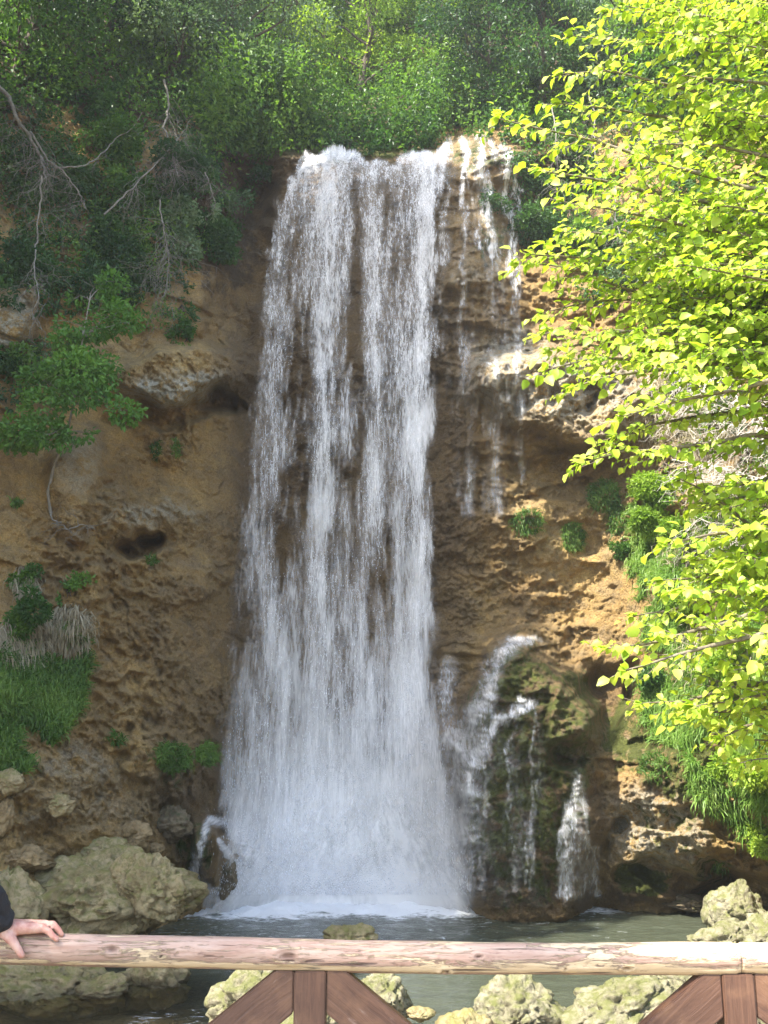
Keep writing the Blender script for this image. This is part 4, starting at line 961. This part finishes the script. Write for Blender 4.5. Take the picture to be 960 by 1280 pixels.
# ------------------------------------------------------------------ near tree with sunlit branches
def near_tree():
    r = np.random.default_rng(21)
    base = np.array([5.3, 8.2, -.9])
    t = thing('hazel_tree', 'near tree whose bright sunlit yellow-green branches reach in over the bank', 'tree', base)
    mb = MB()
    tr = wiggle(base, base+np.array([-.3, -.3, 9.0]), 16, .04, r)
    mb.add(*tube(tr, np.linspace(.17, .05, 16), 10))
    mb.part('trunk', BARK, t)
    sprays = [  # polylines tip -> inside, Y at tip, Y at root
     [(780, 8), (860, 18), (960, 30)], [(716, 45), (790, 52), (880, 62), (980, 85)], [(704, 92), (760, 88), (830, 104), (920, 130), (990, 150)],
     [(626, 148), (690, 165), (750, 178), (830, 205), (930, 235), (1000, 240)], [(700, 130), (760, 135), (850, 150), (960, 170)],
     [(678, 213), (730, 222), (820, 240), (960, 268)], [(705, 252), (770, 262), (860, 282), (960, 300)], [(702, 290), (760, 292), (860, 310), (990, 330)],
     [(648, 330), (700, 332), (790, 365), (860, 380), (945, 385), (1000, 390)], [(664, 318), (720, 322), (800, 330), (900, 340), (990, 350)], [(680, 390), (730, 378), (820, 372), (930, 390), (1000, 400)],
     [(684, 413), (730, 418), (800, 412), (900, 425), (990, 420)], [(686, 438), (730, 428), (800, 440), (880, 440), (980, 430)], [(684, 462), (740, 448), (820, 452), (900, 440), (990, 430)], [(712, 486), (760, 470), (820, 462), (900, 450)],
     [(728, 578), (780, 565), (830, 562), (880, 555), (960, 540)], [(770, 545), (820, 530), (880, 520), (960, 510)], [(778, 520), (830, 505), (900, 490), (980, 470)],
     [(760, 810), (810, 802), (860, 790), (930, 770), (1000, 745)], [(795, 770), (840, 762), (900, 740), (980, 700)], [(780, 840), (830, 822), (900, 805), (990, 780)], [(800, 882), (850, 878), (910, 860), (990, 850)], [(860, 900), (900, 890), (980, 880)],
     [(835, 680), (880, 668), (930, 660), (990, 650)], [(830, 725), (880, 720), (940, 700), (1000, 690)], [(870, 620), (910, 610), (960, 600), (1010, 590)], [(900, 925), (930, 910), (990, 900)], [(850, 600), (900, 625), (960, 680)],
     [(830, 335), (900, 300), (990, 280)], [(850, 210), (900, 215), (990, 225)], [(820, 40), (900, 45), (990, 50)], [(870, 470), (920, 460), (990, 440)], [(880, 130), (930, 160), (1000, 190)], [(760, 15), (820, -15), (920, -20)], [(860, -10), (960, 0), (1020, 10)],
     [(810, 180), (880, 180), (990, 200)], [(800, 280), (870, 262), (990, 250)], [(790, 395), (860, 400), (990, 410)], [(860, 350), (920, 340), (990, 320)], [(850, 95), (920, 100), (1000, 110)]]
    # extra branches that thicken the inner crown
    for q in range(34):
        y = r.uniform(-10, 450); x = r.uniform(800, 900); sprays.append([(x, y), (x+60, y+r.uniform(-6, 22)), (x+170, y+r.uniform(-5, 40))])
    for q in range(17):
        y = r.uniform(600, 990); x = r.uniform(850, 930); sprays.append([(x, y), (x+50, y-r.uniform(0, 15)), (x+130, y-r.uniform(10, 50))])
    LC, LD, LN, LL, LV = [], [], [], [], []
    bm_ = MB()
    for si, sp in enumerate(sprays):
        Yt = r.uniform(6.6, 8.0); Yr = Yt+r.uniform(0., .8)
        sp = sp[::-1]; n = len(sp)
        # join root of the branch to the trunk
        ys = np.linspace(Yr, Yt, n)
        pts = [P(x, y, yy) for (x, y), yy in zip(sp, ys)]
        k_ = int(np.clip((pts[0][2]-.6-base[2])/9*15, 1, 15)); pts = [tr[k_]]+pts
        pts = np.array(pts)
        tt = np.linspace(0, len(pts)-1, len(pts)*8)
        path = np.stack([np.interp(tt, np.arange(len(pts)), pts[:, c]) for c in range(3)], 1)
        ker = np.ones(5)/5
        path[2:-2] = np.stack([np.convolve(path[:, c], ker, 'valid') for c in range(3)], 1)
        path += fbm(path*1.7+si, 2, 600)[:, None]*.03
        rad = np.linspace(.028, .004, len(path)) if si < 40 else np.linspace(.016, .003, len(path))
        bm_.add(*tube(path, rad, 5))
        seg = np.linalg.norm(np.diff(path, axis=0), axis=1); s = np.concatenate([[0], np.cumsum(seg)]); total = s[-1]
        # side twigs
        d = total; side = 1
        while d > total*.22:
            j = int(np.searchsorted(s, d)); j = min(max(j, 1), len(path)-1)
            p0 = path[j]; T_ = norm(path[j]-path[j-1])
            Lt = min(.5, .10+.22*(total-d)+.1*r.random())
            out = norm(np.cross(T_, [0, 0, 1]))*side
            dirn = norm(T_*.8+out*(.4+.5*r.random())+np.array([0, 0, r.normal()*.42]))
            side = -side
            tw = wiggle(p0, p0+dirn*Lt, 5, .06, r, .15)
            bm_.add(*tube(tw, np.linspace(.0045, .0018, 5), 3))
            nl = max(2, int(Lt/.05))
            for a in range(nl+1):
                u = (a+.4)/(nl+.5); i0 = min(4, u*4); p = tw[int(i0)]+(tw[min(4, int(i0)+1)]-tw[int(i0)])*(i0-int(i0))
                o2 = norm(np.cross(dirn, [0, 0, 1]))*(1 if a % 2 else -1)
                LC.append(p); LD.append(dirn*.7+o2*.75+np.array([0, 0, -.35+r.normal()*.4])); LN.append(np.array([-.3, -.45, .95])+r.normal(size=3)*.42)
                LL.append(.042+.072*r.random()**1.3); LV.append(r.random())
            d -= .055+.03*r.random()
        for a in range(5):
            LC.append(path[-1]); LD.append(T_+r.normal(size=3)*.5+np.array([0, 0, -.25])); LN.append(np.array([-.1, -.35, 1.])+r.normal(size=3)*.35); LL.append(.06+.04*r.random()); LV.append(r.random())
    br = bm_.part('branches', mat_bark('bark_near', (.09, .07, .045), (.24, .20, .14)), t)
    C = np.array(LC); n = len(C); L = np.array(LL)
    V, F_, var = leaves(C, np.array(LD), norm(np.array(LN)), L, L*.78, r, .16, .22, True, np.array(LV))
    part('foliage', V, F_, LEAF_NEAR, t, dict(var=var))
near_tree()

# ------------------------------------------------------------------ railing
BOARD = mat_board(); RAIL = mat_rail()
YR = 3.0
rail_t = thing('wooden_railing', 'rustic railing of a peeling pinkish log on brown boarded posts', 'railing', (0, YR, 0))
def log(x0, x1, pts, rad, seed, knots):
    n = int((x1-x0)/.006); xs = np.linspace(x0, x1, n); sides = 48
    zc = np.interp(xs, [p[0] for p in pts], [p[1] for p in pts]); th = np.linspace(0, 2*math.pi, sides, endpoint=False)
    X, TH = np.meshgrid(xs, th, indexing='ij')
    q = np.stack([X*2.2, np.cos(TH)*.8, np.sin(TH)*.8+seed], -1)
    rr = rad*(1+.06*fbm(q, 3, seed)+.018*fbm(np.stack([X*3, np.cos(TH)*5, np.sin(TH)*5], -1), 3, seed+5))
    # shallow checks that run along the log
    chk = perlin(np.stack([X*1.1, np.cos(TH)*4.5, np.sin(TH)*4.5], -1), seed+8)
    rr -= rad*.05*np.exp(-(chk/.035)**2)
    kn = np.zeros_like(X)
    for kx, ka, kr in knots:
        dd = np.hypot((X-kx)/kr, (((TH-ka+math.pi) % (2*math.pi))-math.pi)*rad/(kr*.5))
        rr += rad*.10*np.exp(-((dd-1.3)/.45)**2)-rad*.16*np.exp(-(dd/.7)**2); kn = np.maximum(kn, np.exp(-(dd/.75)**4)*.9)
    end = np.minimum(X-x0, x1-X); rr *= np.where(end < .008, .93, 1)
    V = np.stack([X, YR-rr*np.cos(TH), zc[:, None]+rr*np.sin(TH)], -1)     # th = 0 faces the camera
    i = np.arange(n*sides).reshape(n, sides); j = np.roll(i, -1, 1)
    f = np.stack([i[:-1], j[:-1], j[1:], i[1:]], -1).reshape(-1, 4)
    V = V.reshape(-1, 3)
    caps = np.array([[*i[0][::-1]]]), np.array([[*i[-1]]])
    # more bare wood along the lower front edge; paler on top towards the right
    peel = np.exp(-((TH+.75+math.pi) % (2*math.pi)-math.pi)**2/.10)+1.1*sstep(-.3, 1.6, X)*(.5+.5*np.sin(TH))+.25*sstep(.2, 1.2, X)
    return V, [f, *caps], dict(knot=kn.ravel(), peel=peel.ravel())
def rail_xz(px, py): p = P(px, py, YR-.0); return float(p[0]), float(p[2])
prof = [(-6, rail_xz(0, 1185)[1]+.06), rail_xz(0, 1185), rail_xz(230, 1190), rail_xz(450, 1195.5), rail_xz(700, 1198), rail_xz(920, 1198), (6, rail_xz(920, 1198)[1])]
xj = rail_xz(922, 1198)[0]
knots = [(rail_xz(145, 1180)[0], .25, .022), (rail_xz(362, 1193)[0], .1, .03), (rail_xz(597, 1190)[0], .25, .013), (rail_xz(205, 1197)[0], -.15, .006), (rail_xz(255, 1192)[0], .1, .006), (rail_xz(463, 1190)[0], .2, .006), (rail_xz(556, 1212)[0], -.9, .014), (rail_xz(704, 1210)[0], -.55, .007), (rail_xz(780, 1208)[0], -.5, .014), (rail_xz(545, 1190)[0], .2, .005)]
V, f_, at = log(-3.9, xj-.0015, prof, .0415, 3, knots); part('rail', V, f_, RAIL, rail_t, at, label='long peeling pinkish log with knots and bare wood')
V, f_, at = log(xj+.0015, 3.9, prof, .041, 13, [(rail_xz(950, 1190)[0]+.5, .2, .012)]); part('rail', V, f_, RAIL, rail_t, at, label='shorter log butted on at the second post')
def board(pts_xz, y0, y1, name, direction, seed):
    """a flat board: outline in x,z extruded y0..y1, with eased edges"""
    import bmesh
    bm = bmesh.new()
    a = [bm.verts.new((x, y0, z)) for x, z in pts_xz]; b = [bm.verts.new((x, y1, z)) for x, z in pts_xz]
    n = len(a); bm.faces.new(a[::-1]); bm.faces.new(b)
    for i in range(n): bm.faces.new((a[i], a[(i+1) % n], b[(i+1) % n], b[i]))
    bmesh.ops.recalc_face_normals(bm, faces=bm.faces)
    bmesh.ops.bevel(bm, geom=bm.edges[:], offset=.0035, segments=2, affect='EDGES')
    bmesh.ops.triangulate(bm, faces=[f for f in bm.faces if len(f.verts) > 4])
    bm.verts.index_update()
    V = np.array([v.co[:] for v in bm.verts]); F3 = [[v.index for v in f.verts] for f in bm.faces if len(f.verts) == 3]; F4 = [[v.index for v in f.verts] for f in bm.faces if len(f.verts) == 4]
    bm.free()
    c, s = direction
    g = np.stack([V[:, 0]*c+V[:, 2]*s, -V[:, 0]*s+V[:, 2]*c, V[:, 1]], 1)+seed*3.1
    fs = [np.array(x) for x in (F3, F4) if x]
    V = V-np.array(rail_t.location)
    o = link(name, new_mesh(name, V, fs, dict(grain=g), BOARD, False), rail_t)
    return o
xp0 = rail_xz(388, 1240)[0]; xp1 = rail_xz(920, 1240)[0]; sp_ = xp1-xp0; pw = .0435
slope = .765; bw = .118
for k_ in range(-2, 3):
    xc = xp0+sp_*k_; zt = float(np.interp(xc, [p[0] for p in prof], [p[1] for p in prof]))-.036
    if abs(xc) > 3.8: continue
    board([(xc-pw, 0), (xc+pw, 0), (xc+pw, zt), (xc-pw, zt)], YR-.030, YR+.055, 'post', (0, 1), k_+5)
    for sd in (-1, 1):
        L = sp_/2-pw-.004; top = .096; vb = bw/math.cos(math.atan(slope))
        # the board leaves the post below the log and slopes away from it
        xa = xc+sd*(pw+.002); xb = xc+sd*top; xe = xc+sd*(pw+L)
        ze = zt-(abs(xe-xb))*slope
        pts = [(xa, zt), (xb, zt), (xe, ze), (xe, ze-vb), (xa, zt+(top-pw)*slope-vb)]
        if sd < 0: pts = pts[::-1]
        board(pts, YR-.024, YR+.022, 'brace', (math.cos(math.atan(slope)), -sd*math.sin(math.atan(slope))), k_*2+sd+11)
zl = .40
board([(-3.8, zl-.05), (3.8, zl-.05), (3.8, zl+.05), (-3.8, zl+.05)], YR+.0575, YR+.10, 'lower_rail', (1, 0), 31)

# ------------------------------------------------------------------ person (mostly beyond the frame: hand and sleeve show)
def capsules(segs, seed=0):
    """tapered capsules as closed meshes, to be fused by a voxel remesh"""
    mb = MB()
    U = ico(3)
    for a, b, ra, rb in segs:
        a = np.asarray(a, float); b = np.asarray(b, float); L = np.linalg.norm(b-a)
        n = max(2, int(L/min(ra, rb)*2.2)); 
        for q in range(n+1):
            t = q/n; mb.add(U[0]*(ra+(rb-ra)*t)+a+(b-a)*t, U[1])
    return mb.get()
def fused(name, segs, voxel, mat, parent, smooth_it=6, extra=None, **kw):
    V, F_, _ = capsules(segs)
    if extra is not None:
        n = len(V); V = np.concatenate([V, extra[0]]); F_ = [np.concatenate([F_[0], extra[1]+n])]
    V = V-np.array(root_of(parent).location)
    me = new_mesh(name, V, F_, None, mat)
    o = link(name, me, parent, **kw)
    m = o.modifiers.new('fuse', 'REMESH'); m.mode = 'VOXEL'; m.voxel_size = voxel; m.use_smooth_shade = True
    s = o.modifiers.new('smooth', 'SMOOTH'); s.factor = .5; s.iterations = smooth_it
    dg = bpy.context.evaluated_depsgraph_get(); ev = o.evaluated_get(dg)
    m2 = bpy.data.meshes.new_from_object(ev); o.modifiers.clear(); o.data = m2
    m2.polygons.foreach_set('use_smooth', np.ones(len(m2.polygons), bool))
    if not m2.materials: m2.materials.append(mat)
    return o
def person():
    base = np.array([-1.80, 2.66, 0.])
    t = thing('person', 'person in a black jacket resting one hand on the log railing', 'person', base)
    A = np.array
    sh = A([-1.62, 2.70, 1.46]); el = P(-62, 1052, 2.80); wr = P(7, 1163, 2.965)+A([0, 0, .006])
    neck = base+A([0, .02, 1.53]); head = base+A([.0, -.01, 1.68]); chest = base+A([0, .02, 1.32]); hips = base+A([0, .03, .96])
    rsh = base+A([-.185, .02, 1.46]); rel = base+A([-.27, .0, 1.17]); rwr = base+A([-.24, -.10, .93])
    # hand: P gives points on and over the log
    def H(px, py, Y): return P(px, py, Y)
    k1 = H(52, 1160, 2.965); k2 = H(56, 1156, 2.99); k3 = H(52, 1157, 3.012); k4 = H(46, 1160, 3.032)
    palm0 = wr
    segs = [
     # palm, carried by four metacarpals
     (palm0, k1, .0215, .0135), (palm0+A([0, .012, .002]), k2, .021, .0135), (palm0+A([0, .025, .0]), k3, .020, .0125), (palm0+A([0, .035, -.004]), k4, .018, .0115),
     # index: rises from the knuckle and comes down on the log
     (k1, H(61, 1164, 2.962), .0112, .0098), (H(61, 1164, 2.962), H(66, 1170, 2.958), .0098, .0088), (H(66, 1170, 2.958), H(71, 1174, 2.956), .0088, .0078),
     # middle
     (k2, H(66, 1155, 2.985), .0112, .0098), (H(66, 1155, 2.985), H(72, 1161, 2.982), .0098, .0088), (H(72, 1161, 2.982), H(77, 1168, 2.98), .0088, .0076),
     # ring
     (k3, H(63, 1155, 3.012), .0105, .0092), (H(63, 1155, 3.012), H(71, 1160, 3.012), .0092, .0082), (H(71, 1160, 3.012), H(75, 1166, 3.010), .0082, .0074),
     # little
     (k4, H(56, 1159, 3.036), .0095, .0082), (H(56, 1159, 3.036), H(62, 1163, 3.038), .0082, .0074), (H(62, 1163, 3.038), H(65, 1169, 3.037), .0074, .0068),
     # thumb down the near side of the log
     (palm0+A([0, -.008, -.006]), H(14, 1174, 2.945), .019, .0145), (H(14, 1174, 2.945), H(21, 1184, 2.942), .0145, .0112), (H(21, 1184, 2.942), H(27, 1194, 2.940), .0112, .0092),
     # forearm, arm, shoulder
     (wr, wr*.6+el*.4, .023, .034), (wr*.6+el*.4, el, .034, .038), (el, sh, .038, .05),
     (sh, neck, .06, .055), (rsh, neck, .06, .055), (rsh, rel, .05, .038), (rel, rwr, .038, .023),
     (rwr, rwr+A([.01, -.03, -.08]), .022, .02), (rwr+A([.01, -.03, -.08]), rwr+A([.015, -.05, -.16]), .011, .008), (rwr+A([.02, -.02, -.07]), rwr+A([.03, -.04, -.16]), .011, .008), (rwr+A([-.0, -.04, -.07]), rwr+A([-.0, -.07, -.15]), .011, .008), (rwr+A([.02, -.04, -.03]), rwr+A([.05, -.08, -.09]), .012, .009),
     (neck, head-A([0, 0, .04]), .052, .056), (chest, chest+A([0, 0, .1]), .12, .10), (chest, hips, .12, .13), (chest+A([-.07, 0, .03]), chest+A([.07, 0, .03]), .10, .10), (hips+A([-.06, 0, 0]), hips+A([.06, 0, 0]), .11, .11),
     # head
     (head, head+A([0, .012, .03]), .078, .082), (head+A([0, -.03, -.05]), head+A([0, -.045, -.075]), .055, .035), (head+A([0, -.082, .015]), head+A([0, -.100, -.012]), .010, .013),
     (head+A([-.02, -.088, -.048]), head+A([.02, -.088, -.048]), .008, .008), (head+A([.078, .01, .01]), head+A([.082, .012, -.025]), .012, .010), (head+A([-.078, .01, .01]), head+A([-.082, .012, -.025]), .012, .010),
    ]
    hl = {}
    for sd in (-1, 1):
        hp = hips+A([sd*.09, 0, -.04]); kn = base+A([sd*.11, -.02, .50]); an = base+A([sd*.12, .02, .09])
        segs += [(hp, kn, .085, .055), (kn, an, .055, .036), (an, an+A([sd*.02, -.13, -.05]), .034, .028)]
        hl[sd] = (hp, kn, an)
    fused('body', segs, .0034, mat_skin(), t, 4)
    jm = mat_cloth('black_jacket', (.016, .016, .019))
    cuff = wr+(el-wr)*.10
    jac = [(cuff, cuff*.6+el*.4, .034, .046), (cuff*.6+el*.4, el, .046, .056), (el, sh, .056, .070), (sh, neck-A([0, 0, .03]), .085, .075), (rsh, neck-A([0, 0, .03]), .085, .075), (rsh, rel, .066, .054), (rel, rwr+(rel-rwr)*.1, .054, .036),
           (chest, chest+A([0, 0, .12]), .145, .12), (chest, hips+A([0, 0, .02]), .145, .155), (chest+A([-.08, 0, .03]), chest+A([.08, 0, .03]), .12, .12), (hips+A([-.07, 0, .0]), hips+A([.07, 0, .0]), .13, .13)]
    jk = fused('jacket', jac, .007, jm, t, 3)
    co_ = np.empty(len(jk.data.vertices)*3, np.float32); jk.data.vertices.foreach_get('co', co_); co_ = co_.reshape(-1, 3)
    nn_ = np.empty(len(co_)*3, np.float32); jk.data.vertices.foreach_get('normal', nn_); co_ += nn_.reshape(-1, 3)*(.010*ridged(co_*np.array([9, 9, 16]), 2, 77)[:, None]-.006)
    jk.data.vertices.foreach_set('co', co_.ravel()); jk.data.update()
    # ribbed cuff
    V, f_ = tube([cuff-(el-wr)*.005, cuff+(el-wr)*.03, cuff+(el-wr)*.085, cuff+(el-wr)*.16], [.0335, .0365, .0375, .039], 24)
    part('cuff', V, f_, mat_cloth('ribbed_cuff', (.02, .022, .028)), jk)
    tr_ = []
    for sd in (-1, 1):
        hp, kn, an = hl[sd]; tr_ += [(hp+A([0, 0, .04]), kn, .105, .078), (kn, an, .078, .062)]
    fused('trousers', tr_+[(hips+A([-.06, 0, -.02]), hips+A([.06, 0, -.02]), .135, .135)], .010, mat_cloth('dark_trousers', (.03, .035, .05)), t, 3)
    for sd in (-1, 1):
        an = hl[sd][2]; fused('shoe', [(an+A([0, .02, -.04]), an+A([sd*.025, -.16, -.05]), .046, .036)], .008, mat_plain('shoe_leather', (.05, .04, .035)), t, 3)
    hair = [(head+A([0, .025, .04]), head+A([0, .03, .05]), .088, .088), (head+A([0, .05, -.02]), head+A([0, .05, -.06]), .066, .05)]
    fused('hair', hair, .007, mat_plain('brown_hair', (.06, .035, .02), .6, (60, .8)), t, 2)
    em = mat_plain('eye_dark', (.03, .02, .015), .2)
    U = ico(2)
    for sd in (-1, 1): part('eye', U[0]*.010+head+A([sd*.03, -.077, .012]), U[1], em, t)
person()

# ------------------------------------------------------------------ gorge trees beyond the frame (they shade the left wall and the pool)
for k_, (x, y, lx, ly, rd, lb) in enumerate(SHADE):
    tree((x, y, 0.), 26, rd, 13000 if k_ < 7 else 4500, .36, 900+k_, lb, LEAF_DARK, (lx, ly), .34, .66 if k_ == 0 else .60, 22, group='tall trees on the shaded side of the gorge')

hz = NT('haze_air'); hv = hz.n('VolumePrincipled', Color=(.88, .91, .88), Density=.0013, Anisotropy=.35)
hz.set(hz.out.inputs['Volume'], hv.outputs[0])
HB = np.array([[x, y, z] for x in (-40, 40) for y in (-30, 62) for z in (-3.2, 60)], float)
hf = np.array([[0, 1, 3, 2], [4, 6, 7, 5], [0, 4, 5, 1], [2, 3, 7, 6], [0, 2, 6, 4], [1, 5, 7, 3]])
part('haze', HB, hf, hz.m, None, None, False, kind='stuff', label='faint pale spray haze hanging in the gorge air', category='haze')

# ------------------------------------------------------------------ light, sky, camera
S = Vector((-.45, -.42, .79)).normalized()
sun = bpy.data.lights.new('sun', 'SUN'); sun.energy = 4.0; sun.angle = R(.53); sun.color = (1, .95, .86)
so = bpy.data.objects.new('sun', sun); COL.objects.link(so); so.rotation_euler = S.to_track_quat('Z', 'Y').to_euler(); so.location = S*40
w = bpy.data.worlds.new('World'); scene.world = w; w.use_nodes = True
nt = w.node_tree; bg = nt.nodes['Background']; sky = nt.nodes.new('ShaderNodeTexSky'); sky.sky_type = 'NISHITA'; sky.sun_disc = False
sky.sun_elevation = math.asin(S.z); sky.sun_rotation = math.atan2(S.x, S.y); sky.air_density = 1.0; sky.dust_density = 1.5
nt.links.new(sky.outputs[0], bg.inputs[0]); bg.inputs[1].default_value = .15
cam = bpy.data.cameras.new('camera'); co = bpy.data.objects.new('camera', cam); COL.objects.link(co)
co.location = (0, 0, CAMZ); co.rotation_euler = (R(90)+PITCH, 0, 0)
cam.sensor_fit = 'VERTICAL'; cam.sensor_height = 24; cam.lens = 24*F/1280; cam.clip_end = 2000; cam.clip_start = .05
scene.camera = co
scene.view_settings.view_transform = 'Standard'; scene.view_settings.look = 'None'; scene.view_settings.exposure = 2.12; scene.view_settings.gamma = 1
c = scene.cycles; c.transparent_max_bounces = 24; c.max_bounces = 6; c.diffuse_bounces = 3; c.glossy_bounces = 2; c.transmission_bounces = 4; c.use_denoising = True
